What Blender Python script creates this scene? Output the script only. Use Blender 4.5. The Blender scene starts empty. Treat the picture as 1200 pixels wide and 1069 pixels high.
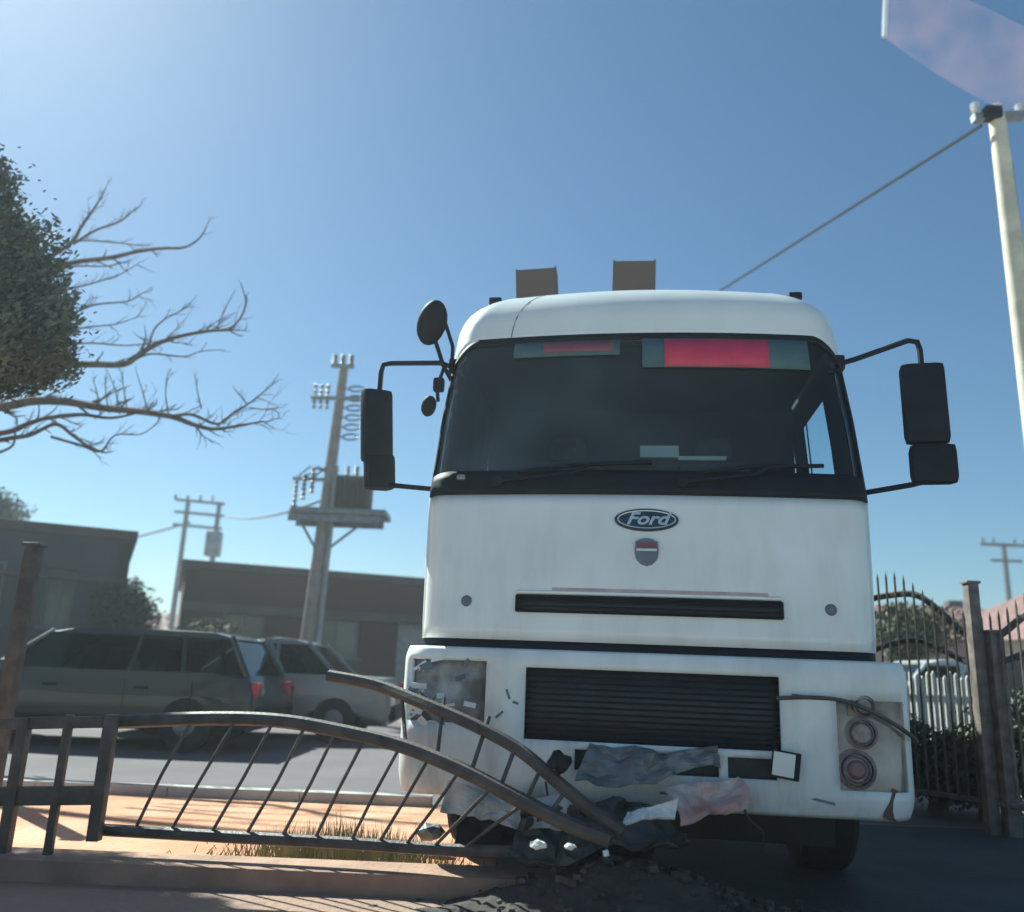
import bpy, bmesh, math, random
from mathutils import Vector, Matrix, noise
from math import radians, sin, cos, pi
random.seed(7)
sc = bpy.context.scene
col = sc.collection

# ---------------------------------------------------------------- camera, sky, sun, exposure
CAM_H = 1.0; PITCH = radians(14.3); ROLL = radians(2.3); FPX = 1000.0
R0 = Vector((1,0,0)); U0 = Vector((0,-sin(PITCH),cos(PITCH))); FW = Vector((0,cos(PITCH),sin(PITCH)))
CR = cos(ROLL)*R0 + sin(ROLL)*U0; CU = -sin(ROLL)*R0 + cos(ROLL)*U0
CO = Vector((0,0,CAM_H))
cd = bpy.data.cameras.new('camera'); cam = bpy.data.objects.new('camera', cd); col.objects.link(cam)
m = Matrix.Identity(4)
for i in range(3):
    m[i][0] = CR[i]; m[i][1] = CU[i]; m[i][2] = -FW[i]; m[i][3] = CO[i]
cam.matrix_world = m
cd.sensor_width = 36; cd.lens = 36*FPX/1200; cd.clip_end = 3000; cd.clip_start = 0.05
cd.dof.use_dof = True; cd.dof.focus_distance = 4.6; cd.dof.aperture_fstop = 1.2
sc.camera = cam

SUN_EL = radians(44); SUN_AZ = radians(-43)      # azimuth measured from +Y towards +X
world = bpy.data.worlds.new('World'); sc.world = world; world.use_nodes = True
nt = world.node_tree; nt.nodes.clear()
sky = nt.nodes.new('ShaderNodeTexSky'); sky.sky_type = 'NISHITA'; sky.sun_disc = False
sky.sun_elevation = SUN_EL; sky.sun_rotation = SUN_AZ
sky.air_density = 1.0; sky.dust_density = 0.5; sky.ozone_density = 4.0; sky.altitude = 0
bg = nt.nodes.new('ShaderNodeBackground'); bg.inputs[1].default_value = 0.05
wo = nt.nodes.new('ShaderNodeOutputWorld')
nt.links.new(sky.outputs[0], bg.inputs[0]); nt.links.new(bg.outputs[0], wo.inputs[0])
sd = bpy.data.lights.new('sun', 'SUN'); sd.energy = 5.0; sd.angle = radians(0.6); sd.color = (1.0,0.93,0.84)
sun = bpy.data.objects.new('sun', sd); col.objects.link(sun)
sdir = Vector((sin(SUN_AZ)*cos(SUN_EL), cos(SUN_AZ)*cos(SUN_EL), sin(SUN_EL)))
sun.rotation_euler = sdir.to_track_quat('Z','Y').to_euler(); sun.location = (-20,20,30)
sc.view_settings.view_transform = 'Standard'; sc.view_settings.look = 'None'
sc.view_settings.exposure = 1.05; sc.view_settings.gamma = 1
sc.view_settings.use_white_balance = True; sc.view_settings.white_balance_temperature = 5850; sc.view_settings.white_balance_tint = -9
sc.render.engine = 'CYCLES'
sc.render.resolution_x = 1024; sc.render.resolution_y = 912

# ---------------------------------------------------------------- helpers
def ray(u,v): return (u-600)/FPX*CR - (v-534.5)/FPX*CU + FW
def at(u,v,Y):
    "world point seen at photo pixel u,v at distance Y"
    d = ray(u,v); return CO + d*(Y/d.y)
def on_z(u,v,z=0):
    d = ray(u,v); return CO + d*((z-CAM_H)/d.z)

def mat(name, c, rough=0.6, metal=0.0, var=0.15, scale=4.0, bump=0.0, c2=None, detail=6, coat=0.0, spec=0.5, bscale=None, obj=True):
    mt = bpy.data.materials.new(name); mt.use_nodes = True
    n = mt.node_tree; b = n.nodes['Principled BSDF']
    b.inputs['Roughness'].default_value = rough; b.inputs['Metallic'].default_value = metal
    b.inputs['Coat Weight'].default_value = coat; b.inputs['Specular IOR Level'].default_value = spec
    tc = n.nodes.new('ShaderNodeTexCoord')
    nz = n.nodes.new('ShaderNodeTexNoise'); nz.inputs['Scale'].default_value = scale; nz.inputs['Detail'].default_value = detail
    n.links.new(tc.outputs['Object'], nz.inputs['Vector'])
    rp = n.nodes.new('ShaderNodeValToRGB')
    a = tuple(x*(1-var) for x in c); d = c2 if c2 else tuple(min(1,x*(1+var)) for x in c)
    rp.color_ramp.elements[0].position = .35; rp.color_ramp.elements[1].position = .68
    rp.color_ramp.elements[0].color = (*a,1); rp.color_ramp.elements[1].color = (*d,1)
    n.links.new(nz.outputs['Fac'], rp.inputs[0]); n.links.new(rp.outputs[0], b.inputs['Base Color'])
    if bump:
        n2 = n.nodes.new('ShaderNodeTexNoise'); n2.inputs['Scale'].default_value = bscale or scale*6; n2.inputs['Detail'].default_value = 8
        n.links.new(tc.outputs['Object'], n2.inputs['Vector'])
        bp = n.nodes.new('ShaderNodeBump'); bp.inputs['Strength'].default_value = bump; bp.inputs['Distance'].default_value = .02
        n.links.new(n2.outputs['Fac'], bp.inputs['Height']); n.links.new(bp.outputs[0], b.inputs['Normal'])
    return mt
def glass(name, tint=(.75,.85,.85), refl=.06, veil=0.0, dcol=(.5,.5,.5)):
    mt = bpy.data.materials.new(name); mt.use_nodes = True
    n = mt.node_tree; n.nodes.clear()
    o = n.nodes.new('ShaderNodeOutputMaterial'); t = n.nodes.new('ShaderNodeBsdfTransparent'); t.inputs[0].default_value = (*tint,1)
    g = n.nodes.new('ShaderNodeBsdfGlossy'); g.inputs['Roughness'].default_value = .03
    lw = n.nodes.new('ShaderNodeFresnel'); lw.inputs[0].default_value = 1.5
    ad = n.nodes.new('ShaderNodeMath'); ad.operation = 'ADD'; ad.inputs[1].default_value = refl; ad.use_clamp = True
    n.links.new(lw.outputs[0], ad.inputs[0])
    mx = n.nodes.new('ShaderNodeMixShader'); n.links.new(ad.outputs[0], mx.inputs[0]); n.links.new(t.outputs[0], mx.inputs[1]); n.links.new(g.outputs[0], mx.inputs[2])
    last = mx
    if veil:
        tc = n.nodes.new('ShaderNodeTexCoord'); nz = n.nodes.new('ShaderNodeTexNoise'); nz.inputs['Scale'].default_value = 1.7
        n.links.new(tc.outputs['Object'], nz.inputs['Vector'])
        rp = n.nodes.new('ShaderNodeValToRGB'); rp.color_ramp.elements[0].position=.35; rp.color_ramp.elements[1].position=.75
        rp.color_ramp.elements[0].color=(veil*.3,)*3+(1,); rp.color_ramp.elements[1].color=(veil,)*3+(1,)
        n.links.new(nz.outputs['Fac'], rp.inputs[0])
        df = n.nodes.new('ShaderNodeBsdfDiffuse'); df.inputs[0].default_value = (*dcol,1)
        m2 = n.nodes.new('ShaderNodeMixShader'); 
        sx=n.nodes.new('ShaderNodeSeparateXYZ'); n.links.new(tc.outputs['Object'],sx.inputs[0]); mr=n.nodes.new('ShaderNodeMapRange')
        mr.inputs['From Min'].default_value=1.0; mr.inputs['From Max'].default_value=-1.2; mr.inputs['To Min'].default_value=.25; mr.inputs['To Max'].default_value=1.9  # grey veil over the glass, heavier towards the left side
        n.links.new(sx.outputs[0],mr.inputs['Value']); mu=n.nodes.new('ShaderNodeMath'); mu.operation='MULTIPLY'; n.links.new(mr.outputs[0],mu.inputs[0]); n.links.new(rp.outputs[0],mu.inputs[1])
        n.links.new(mu.outputs[0], m2.inputs[0]); n.links.new(mx.outputs[0], m2.inputs[1]); n.links.new(df.outputs[0], m2.inputs[2])
        last = m2
    n.links.new(last.outputs[0], o.inputs[0]); return mt

class MB:
    def __init__(s): s.bm = bmesh.new()
    def box(s, c, size, rot=None, bev=0.0, taper=1.0):
        mm = (rot.to_4x4() if rot else Matrix.Identity(4))
        mm = Matrix.Translation(Vector(c)) @ mm
        hx,hy,hz = [q/2 for q in size]
        vs = [s.bm.verts.new(mm @ Vector((x*hx*(taper if z>0 else 1), y*hy*(taper if z>0 else 1), z*hz))) for z in (-1,1) for x,y in ((-1,-1),(1,-1),(1,1),(-1,1))]
        fs = [(3,2,1,0),(4,5,6,7),(0,1,5,4),(1,2,6,5),(2,3,7,6),(3,0,4,7)]
        f = [s.bm.faces.new([vs[i] for i in q]) for q in fs]
        if bev:
            es = {e for ff in f for e in ff.edges}
            bmesh.ops.bevel(s.bm, geom=list(es), offset=bev, segments=2, affect='EDGES', profile=.6)
        return s
    def tube(s, pts, r, n=8, cap=True):
        pts = [Vector(p) for p in pts]; k = len(pts)
        rr = r if isinstance(r,(list,tuple)) else [r]*k
        rings = []; up = None
        for i,p in enumerate(pts):
            t = (pts[min(i+1,k-1)] - pts[max(i-1,0)])
            if t.length < 1e-9: t = Vector((0,0,1))
            t.normalize()
            if up is None:
                up = Vector((0,0,1)) if abs(t.z) < .9 else Vector((1,0,0))
            a = up - t*up.dot(t)
            if a.length < 1e-4: a = Vector((1,0,0)) - t*t.x
            a.normalize(); up = a; b = t.cross(a)
            rings.append([s.bm.verts.new(p + (a*cos(2*pi*j/n) + b*sin(2*pi*j/n))*rr[i]) for j in range(n)])
        for i in range(k-1):
            for j in range(n):
                s.bm.faces.new((rings[i][j], rings[i][(j+1)%n], rings[i+1][(j+1)%n], rings[i+1][j]))
        if cap:
            s.bm.faces.new(rings[0][::-1]); s.bm.faces.new(rings[-1])
        return s
    def lathe(s, prof, o=(0,0,0), axis='Z', n=24, rot=None):
        rings=[]; o=Vector(o)
        for r,h in prof:
            ring=[]
            for j in range(n):
                a=2*pi*j/n; v=Vector((r*cos(a), r*sin(a), h))
                if axis=='Y': v=Vector((v.x, v.z, v.y))
                if axis=='X': v=Vector((v.z, v.x, v.y))
                if rot: v=rot@v
                ring.append(s.bm.verts.new(o+v))
            rings.append(ring)
        for i in range(len(rings)-1):
            for j in range(n):
                s.bm.faces.new((rings[i][j],rings[i][(j+1)%n],rings[i+1][(j+1)%n],rings[i+1][j]))
        s.bm.faces.new(rings[0][::-1]); s.bm.faces.new(rings[-1]); return s
    def grid(s, fn, us, vs, skip=None):
        g=[[s.bm.verts.new(fn(u,v)) for u in us] for v in vs]
        for i in range(len(vs)-1):
            for j in range(len(us)-1):
                if skip and skip((us[j]+us[j+1])/2,(vs[i]+vs[i+1])/2): continue
                s.bm.faces.new((g[i][j],g[i][j+1],g[i+1][j+1],g[i+1][j]))
        return s
    def prism(s, poly, y0, y1, bev=0, plane='XZ'):
        f=(lambda a,b,c: Vector((a,c,b))) if plane=='XZ' else (lambda a,b,c: Vector((a,b,c)))
        A=[s.bm.verts.new(f(a,b,y0)) for a,b in poly]; B=[s.bm.verts.new(f(a,b,y1)) for a,b in poly]
        k=len(poly); fs=[s.bm.faces.new(A),s.bm.faces.new(B[::-1])]
        for i in range(k): s.bm.faces.new((A[(i+1)%k],A[i],B[i],B[(i+1)%k]))
        if bev:
            es=set(fs[0].edges)|set(fs[1].edges)
            bmesh.ops.bevel(s.bm, geom=list(es), offset=bev, segments=3, affect='EDGES', profile=.55)
        return s
    def leaf(s, p, size, rnd=random):
        a=Vector((rnd.gauss(0,1),rnd.gauss(0,1),rnd.gauss(0,1))).normalized()
        b=a.orthogonal().normalized(); c=a.cross(b)
        s.bm.faces.new([s.bm.verts.new(p+q) for q in (b*size, c*size*.45, -b*size, -c*size*.45)])
    def build(s, name, m, parent=None, smooth=True, solid=0, loc=None, offset=-1, recalc=True):
        if recalc: bmesh.ops.recalc_face_normals(s.bm, faces=s.bm.faces[:])
        me=bpy.data.meshes.new(name); s.bm.to_mesh(me); s.bm.free()
        o=bpy.data.objects.new(name, me); col.objects.link(o); me.materials.append(m)
        if smooth:
            for p in me.polygons: p.use_smooth=True
            me.set_sharp_from_angle(angle=radians(38))
        if solid:
            md=o.modifiers.new('t','SOLIDIFY'); md.thickness=solid; md.offset=offset
        if parent: o.parent=parent
        if loc is not None: o.location=loc
        return o
def tag(o, label=None, cat=None, group=None, kind=None):
    if label: o['label']=label
    if cat: o['category']=cat
    if group: o['group']=group
    if kind: o['kind']=kind
    return o
def thing(name, loc, label, cat, rz=0, group=None):
    o=bpy.data.objects.new(name,None); col.objects.link(o); o.location=loc; o.rotation_euler=(0,0,rz)
    o.empty_display_size=.2
    return tag(o,label,cat,group)
def lin(a,b,n): return [a+(b-a)*i/(n-1) for i in range(n)]

# ---------------------------------------------------------------- materials
M={}
M['paint']=mat('white_truck_paint',(.78,.80,.79),.32,var=.06,scale=1.6,coat=.35,bump=.04,bscale=3)
M['bumper']=mat('bumper_paint',(.74,.77,.77),.45,var=.12,scale=3,bump=.08,bscale=6)
def grime(mt,z0,z1,amt,c=(.30,.26,.22),scale=7):
    n=mt.node_tree; b=n.nodes['Principled BSDF']; src=b.inputs['Base Color'].links[0].from_socket
    tc=n.nodes.new('ShaderNodeTexCoord'); mp=n.nodes.new('ShaderNodeMapping'); mp.inputs['Scale'].default_value=(1,1,.22); n.links.new(tc.outputs['Object'],mp.inputs[0])
    nz=n.nodes.new('ShaderNodeTexNoise'); nz.inputs['Scale'].default_value=scale; nz.inputs['Detail'].default_value=9; nz.inputs['Roughness'].default_value=.65; n.links.new(mp.outputs[0],nz.inputs['Vector'])
    rp=n.nodes.new('ShaderNodeValToRGB'); rp.color_ramp.elements[0].position=.46; rp.color_ramp.elements[1].position=.78; n.links.new(nz.outputs['Fac'],rp.inputs[0])
    sx=n.nodes.new('ShaderNodeSeparateXYZ'); n.links.new(tc.outputs['Object'],sx.inputs[0])
    mr=n.nodes.new('ShaderNodeMapRange'); mr.inputs['From Min'].default_value=z1; mr.inputs['From Max'].default_value=z0; mr.inputs['To Min'].default_value=amt*.25; mr.inputs['To Max'].default_value=amt; n.links.new(sx.outputs[2],mr.inputs['Value'])
    mu=n.nodes.new('ShaderNodeMath'); mu.operation='MULTIPLY'; n.links.new(rp.outputs[0],mu.inputs[0]); n.links.new(mr.outputs[0],mu.inputs[1])
    mx=n.nodes.new('ShaderNodeMixRGB'); n.links.new(mu.outputs[0],mx.inputs[0]); n.links.new(src,mx.inputs[1]); mx.inputs[2].default_value=(*c,1); n.links.new(mx.outputs[0],b.inputs['Base Color'])
grime(M['paint'],1.1,2.2,.32); grime(M['bumper'],.35,1.1,.9)
M['black']=mat('black_plastic',(.007,.010,.018),.6,var=.3,scale=9,spec=.22)
M['rubber']=mat('rubber',(.018,.018,.019),.75,var=.3)
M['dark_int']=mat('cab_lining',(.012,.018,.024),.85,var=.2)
M['seat']=mat('seat_cloth',(.045,.045,.05),.9,var=.3,scale=12)
M['mesh']=mat('grille_black',(.014,.019,.028),.55,var=.3,scale=14,bump=.3)
M['wind']=glass('windscreen_glass',(.72,.84,.86),.0,.17,(.30,.37,.41))
M['sideglass']=glass('side_glass',(.92,.96,.97),-1.0)
M['carglass']=glass('car_glass',(.22,.27,.28),-.03,.03)
M['red']=mat('red_sticker',(.55,.04,.10),.5,var=.15,scale=6)
M['visor']=mat('visor_strip',(.07,.13,.145),.7,var=.15,scale=6)
M['rust']=mat('rusty_steel',(.17,.115,.09),.8,var=.3,scale=12,c2=(.10,.085,.08),bump=.3)
M['steel']=mat('grey_steel',(.22,.23,.24),.45,.6,var=.2,scale=8)
M['chrome']=mat('chrome',(.55,.56,.58),.2,.9,var=.1)
M['emb']=mat('emblem_blue',(.018,.045,.075),.3,var=.1)
M['silver']=mat('emblem_silver',(.62,.65,.68),.3,.5,var=.05)
M['maroon']=mat('maroon_enamel',(.20,.06,.09),.5,var=.2)
M['bgrey']=mat('badge_grey',(.13,.16,.20),.5,var=.2)
M['tyre']=mat('tyre',(.02,.02,.02),.85,var=.3,scale=20)
M['paper']=mat('paper',(.75,.77,.74),.8,var=.05)
M['fence']=mat('fence_paint',(.075,.065,.06),.55,.2,var=.35,scale=10,bump=.2)
M['fence2']=mat('fence_brown',(.20,.165,.15),.6,.2,var=.35,scale=10,bump=.2)
M['lens']=glass('lamp_lens',(.85,.85,.86),.02,.12,(.45,.42,.42))
M['reflector']=mat('reflector',(.4,.4,.42),.25,.85,var=.15)
M['redlens']=mat('red_lens',(.5,.03,.05),.3,var=.1)
M['concrete']=mat('concrete_pole',(.30,.26,.23),.85,var=.15,scale=5,bump=.2)
M['paleconc']=mat('pale_pole',(.66,.60,.47),.8,var=.15,scale=5,bump=.2)
M['galv']=mat('galvanised',(.30,.32,.34),.5,.5,var=.2)
M['porc']=mat('porcelain',(.12,.10,.10),.25,var=.2)
M['porcw']=mat('porcelain_white',(.7,.7,.72),.25,var=.1)
M['cable']=mat('cable',(.03,.035,.045),.7,var=.2)
M['cloth']=None

# ---------------------------------------------------------------- ground, road
def ground_mat():
    mt=mat('asphalt',(.075,.072,.072),.92,var=.25,scale=1.3,bump=.5,bscale=60,c2=(.12,.115,.112)); return mt
M_ASPH=mat('shade_asphalt',(.035,.042,.045),.85,var=.3,scale=1.3,bump=.5,bscale=60,c2=(.055,.062,.065))  # asphalt darkened in its colour to carry the truck's shadow
g=MB(); 
def hz(x,y): return -0.004
g.grid(lambda x,y: Vector((x,y,-.004)),[-900,-60,-20,0,20,60,900],[-60,0,20,60,200,1500])
tag(g.build('ground',mat('dry_earth',(.26,.20,.16),.95,var=.25,scale=.5,bump=.4,bscale=30)),kind='structure')
# road behind the fence (sunlit asphalt)
g=MB().grid(lambda x,y: Vector((x,y,0.0)),lin(-60,60,13),lin(7.0,17.0,4))
tag(g.build('road',mat('road_asphalt',(.125,.108,.118),.9,var=.14,scale=1.1,bump=.5,bscale=70)),kind='structure')
tag(MB().grid(lambda x,y: Vector((x,y,0.006)),lin(.28,14,9),lin(1.2,6.88,8)).build('shade_pavement',M_ASPH),kind='structure')
tag(MB().grid(lambda x,y: Vector((x,y,0.003)),lin(-30,30,9),lin(-25,1.21,8)).build('bounce_pavement',mat('bounce_concrete',(.50,.48,.45),.9,var=.12,scale=1.3,bump=.4,bscale=30)),kind='structure')  # unseen pale ground behind the camera, added to bounce sun onto the truck
# near pavement strip and front yard
g=MB().grid(lambda x,y: Vector((x,y,0.004)),lin(-30,.3,9),lin(1.2,4.25,5))
tag(g.build('near_pavement',mat('reddish_pavement',(.46,.28,.20),.9,var=.25,scale=1.6,bump=.6,bscale=30,c2=(.27,.19,.15))),kind='structure')
g=MB().grid(lambda x,y: Vector((x,y,0.004)),lin(-30,.0,9),lin(4.45,6.88,5))
tag(g.build('earth_verge',mat('orange_earth',(.62,.29,.16),.95,var=.2,scale=1.6,bump=.8,bscale=25,c2=(.66,.38,.25))),kind='structure')
k=MB()
for i in range(26):
    k.box((-26+i*1.0,6.95,.035),(.995,.12,.08),bev=.008)
tag(k.build('road_kerb',mat('kerb_concrete',(.42,.40,.38),.9,var=.15,scale=4,bump=.3)),kind='structure')

# ---------------------------------------------------------------- TRUCK
YAW=radians(8)
TO=Vector((.7187,4.336,0))
truck=thing('cargo_truck',TO,'white flat-nosed lorry facing the viewer, nose resting on the flattened fence','truck',-YAW)
TX=Vector((cos(YAW),-sin(YAW),0)); TY=Vector((sin(YAW),cos(YAW),0))
def T(x,y,z): return TO+TX*x+TY*y+Vector((0,0,z))

def interp(z,tab):
    if z<=tab[0][0]: return tab[0][1:]
    for a,b in zip(tab,tab[1:]):
        if z<=b[0]:
            t=(z-a[0])/(b[0]-a[0]); t=t*t*(3-2*t) if False else t
            return tuple(p+(q-p)*t for p,q in zip(a[1:],b[1:]))
    return tab[-1][1:]
CX=-.035
#        z    halfw  front  r    bow
PROF=[(1.05,1.180,.075,.17,.045),(1.20,1.195,.070,.17,.045),(1.55,1.205,.09,.17,.05),(1.97,1.225,.15,.17,.06),(2.45,1.215,.27,.18,.07),(3.06,1.185,.44,.20,.08)]
BACK=2.0
def P0(s,w,f,r,b,z,back=BACK):
    a=abs(s); sg=1 if s>=0 else -1
    if a<=1:
        x=a*(w-r); y=f+b*a*a
    elif a<=2:
        th=(a-1)*pi/2; x=w-r+r*sin(th); y=f+b+r*(1-cos(th))*1.25
    else:
        x=w; y0=f+b+r*1.25; y=y0+(back-y0)*(a-2)
    return Vector((CX+sg*x,y,z))
def P(s,z): return P0(s,*interp(z,PROF),z)
def Proof(s,t):
    th=t*pi/2
    w,f,r,b=interp(3.06,PROF)
    ww=w-.34*(1-cos(th))**1.0; rr=r+.12*t
    return P0(s,ww,f+.50*(1-cos(th))+.03*sin(th),rr,b,3.06+.42*sin(th))
def Prow(s,q):
    # q: 0-1 lower, 1-2 windscreen band, 2-3 header, 3-4 roof
    if q<=1: return P(s,1.17+.80*q)
    a=abs(s); zt=3.0-(.17*((min(a,1.6)-1)/.6)**1.6 if a>1 else 0)
    if a>1.6: zt=3.0-.17*(1-min((a-1.6)/.25,1))
    if q<=2: return P(s,1.97+(zt-1.97)*(q-1))
    if q<=3: return P(s,zt+(3.06-zt)*(q-2))
    return Proof(s,q-3)
def off(fn,d):
    def g(s,q):
        e=.01; p=fn(s,q); a=fn(s+e,q)-fn(s-e,q); qq=q-e if q>3.98 else q; b=fn(s,qq+e)-fn(s,qq-e)
        n=a.cross(b)
        if n.length<1e-12: return p
        n.normalize()
        if n.y>0 and abs(n.y)>.2 or n.z<-.9: n=-n
        if abs(s)>1.9 and n.x*(1 if s>0 else -1)<0: n=-n
        return p+n*d
    return g
SF=[-1.6,-1.5,-1.35,-1.2,-1.1]+lin(-1,1,25)+[1.1,1.2,1.35,1.5,1.6]
SS=[1.6,1.75,1.9,2.0,2.12,2.25,2.4,2.55,2.7,2.86,2.9,3.0]
SALL=[-x for x in SS[::-1]][:-1]+SF+SS[1:]
QA=lin(0,1,10); QB=lin(1,2,14); QC=lin(2,3,3); QD=lin(3,4,11)
# hood panel (front face below the windscreen) with slot opening
def inslot(s,q):
    return False
hoodS=sorted(set([round(x,4) for x in SF])); 
hood=MB(); hood.grid(Prow,[-1.62,-1.45,-1.3,-1.15]+lin(-1,1,31)+[1.15,1.3,1.45,1.62],lin(0,.985,14))
hood_o=hood.build('front_panel',M['paint'],truck,solid=.02)
# cab shell: pillars, header, sides, roof
def skip_shell(s,q):
    a=abs(s)
    if a<1.6 and 1.0<q<2.0: return True          # windscreen opening
    if a<1.63 and q<1.0: return True
    if 2.12<a<2.86 and 1.08<q<1.93: return True   # door windows
    return False
sh=MB(); sh.grid(Prow,SALL,lin(0,1,10)+QB[1:]+QC[1:]+QD[1:],skip_shell)
# roof cap
bmv=sh.bm
cap=[Prow(s,4.0) for s in SALL]
n=len(SALL)
sh.bm.verts.ensure_lookup_table()
last=list(sh.bm.verts)[-n:]
for i in range(n//2):
    j=n-1-i
    if j-i>1:
        try: sh.bm.faces.new((last[i],last[i+1],last[j-1],last[j]) if j-1!=i+1 else (last[i],last[i+1],last[j]))
        except Exception: pass
shell=sh.build('cab_shell',M['paint'],truck,solid=.025)
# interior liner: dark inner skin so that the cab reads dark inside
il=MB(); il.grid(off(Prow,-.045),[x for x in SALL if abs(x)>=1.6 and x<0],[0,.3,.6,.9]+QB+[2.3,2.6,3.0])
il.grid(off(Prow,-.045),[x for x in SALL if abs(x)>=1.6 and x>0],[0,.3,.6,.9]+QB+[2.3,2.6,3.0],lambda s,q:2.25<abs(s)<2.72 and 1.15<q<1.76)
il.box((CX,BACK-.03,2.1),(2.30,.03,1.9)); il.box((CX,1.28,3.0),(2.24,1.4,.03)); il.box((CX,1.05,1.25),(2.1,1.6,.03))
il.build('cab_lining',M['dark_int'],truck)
bw=MB().box((CX,BACK+.02,2.15),(2.24,.03,1.95)); bw.build('rear_wall',M['paint'],truck)
# windscreen
ws=MB().grid(off(Prow,-.006),lin(-1.6,1.6,41),lin(1.0,2.0,14))
wso=ws.build('windscreen',M['wind'],truck)
se=MB(); o6=off(Prow,.008)
se.grid(o6,lin(-1.6,1.6,41),[.985,1.03,1.08,1.125])
se.grid(o6,lin(-1.57,1.57,41),[1.955,1.98,2.012])
se.grid(o6,[-1.6,-1.56,-1.52],lin(1.125,1.955,14)); se.grid(o6,[1.52,1.56,1.6],lin(1.125,1.955,14))
se.build('windscreen_seal',M['black'],wso,solid=.008)
for sg in (-1,1):
    dg=MB().grid(off(Prow,-.012),[sg*x for x in lin(2.12,2.86,5)],lin(1.08,1.93,6)); dg.build('door_window',M['sideglass'],truck)
    if sg<0: MB().grid(off(Prow,-.075),[-x for x in lin(1.95,2.9,22)],lin(1.05,1.96,6)).build('window_block',mat('block_dark',(.06,.07,.08),.9,var=.2),truck)  # dark sheet added to block the bright view through the left window
    # door seams and handle
    d=MB()
    d.tube([off(Prow,.004)(sg*2.08,q) for q in lin(0,2,9)],.006,5); d.build('door_seam',M['rubber'],truck); d=MB(); d.tube([off(Prow,.004)(sg*2.8,q) for q in lin(0,2,9)],.006,5)
    d.build('door_seam',M['rubber'],truck)
MB().tube([off(Prow,-.001)(-.80,q) for q in lin(2.15,3.75,14)],.004,5).build('roof_seam',M['bgrey'],truck)
# wipers
def wiper(x0,x1):
    w=MB(); a=Vector(P(0,2.0)); 
    def g(x,z,d): 
        w_,f,r,b=interp(z,PROF); s=(x-CX)/(w_-r); return Vector((x,f+b*s*s-d,z))
    w.tube([g(x0,2.03,.02),g((x0+x1)/2,2.075,.045),g(x1*.6+x0*.4,2.12,.05)],[.013,.010,.008],6)
    w.tube([g(x0+.12,2.09,.018),g((x0+x1)/2,2.125,.03),g(x1,2.145,.018)],.012,6)
    w.lathe([(.03,0),(.03,.03)],g(x0,2.03,.035),'Y',12)
    w.build('wiper',M['black'],truck)
wiper(-.83,.02); wiper(.83,.0) if False else wiper(.18,.93)
# interior items
mb=MB().box((CX-.02,.60,2.02),(2.0,.42,.25),bev=.05); mb.build('dashboard',M['black'],truck)
pp=MB().box((.07,.42,2.27),(.22,.006,.08),Matrix.Rotation(radians(-20),3,'X')); pp.box((.31,.43,2.232),(.27,.03,.022)); pp.build('dashboard_paper',M['paper'],truck)
for x in (-.55,.5):
    s_=MB().box((x,1.45,1.75),(.52,.5,.16),bev=.05); s_.box((x,1.68,2.15),(.50,.14,.75),Matrix.Rotation(radians(-8),3,'X'),bev=.05); s_.box((x,1.72,2.62),(.26,.1,.18),bev=.04)
    s_.build('seat',M['seat'],truck)
rw=MB(); rr=Matrix.Rotation(radians(55),3,'X')
rw.tube([Vector((.5,.95,2.12))+rr@Vector((.23*cos(a),.23*sin(a),0)) for a in lin(0,2*pi,25)],.015,6,cap=False); rw.tube([(.5,.95,2.12),(.5,.7,1.95)],.03); rw.box((.5,.95,2.12),(.42,.04,.02),rr)
rw.build('steering_wheel',M['black'],truck)
def sp(x,z,d):
    w_,f,r,b=interp(z,PROF); s=(x-CX)/(w_-r)
    if abs(s)<=1: y=f+b*s*s
    else: y=f+b+(abs(x-CX)-(w_-r))*.8
    return Vector((x,y-d,z))
v=MB().grid(lambda x,z: sp(x,z,.010),lin(-.03,.93,12),[2.76,2.86,2.96]); vo=v.build('visor_strip',M['visor'],truck,solid=.004)
v=MB().grid(lambda x,z: sp(x,z,.016),lin(.10,.70,10),[2.765,2.86,2.955]); v.build('red_sticker',M['red'],vo,solid=.003)
v=MB().grid(lambda x,z: sp(x,z,.010),lin(-.80,-.16,10),[2.85,2.9,2.955]); vo2=v.build('visor_strip',M['visor'],truck,solid=.004)
v=MB().grid(lambda x,z: sp(x,z,.016),lin(-.62,-.20,8),[2.875,2.95]); v.build('red_sticker',M['maroon'],vo2,solid=.003)
# hood slot grille
sl=MB().grid(lambda x,z: sp(x,z,.006),lin(-.685,.665,20),[1.318,1.40]); so=sl.build('upper_grille',M['mesh'],truck,solid=.012)
sl=MB()
for z in (1.318,1.345,1.372,1.40): sl.tube([sp(x,z,.012) for x in lin(-.685,.665,14)],.006,5)
for x in (-.685,.665): sl.tube([sp(x,1.318,.012),sp(x,1.40,.012)],.006,5)
sl.build('grille_slat',M['black'],so)
li=MB().tube([sp(x,1.418,.006) for x in lin(-.68,.66,16)],.011,6); li.build('grille_lip',M['paint'],truck)
# fixing plugs
for x,z in ((-.955,1.365),(.905,1.372)):
    q=MB().lathe([(.026,0),(.030,-.006),(.024,-.014),(.010,-.018)],sp(x,z,-.004)+Vector((0,0,0)),'Y',16); q.build('tow_plug',M['bgrey'],truck)
# horizontal seam between hood and bumper
se=MB().grid(lambda s,z:P0(s,*interp(1.15,PROF),z)+Vector((0,.02,0)),SALL,[1.06,1.13,1.19]); se.build('dark_gap',M['black'],truck,solid=.02)
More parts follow.
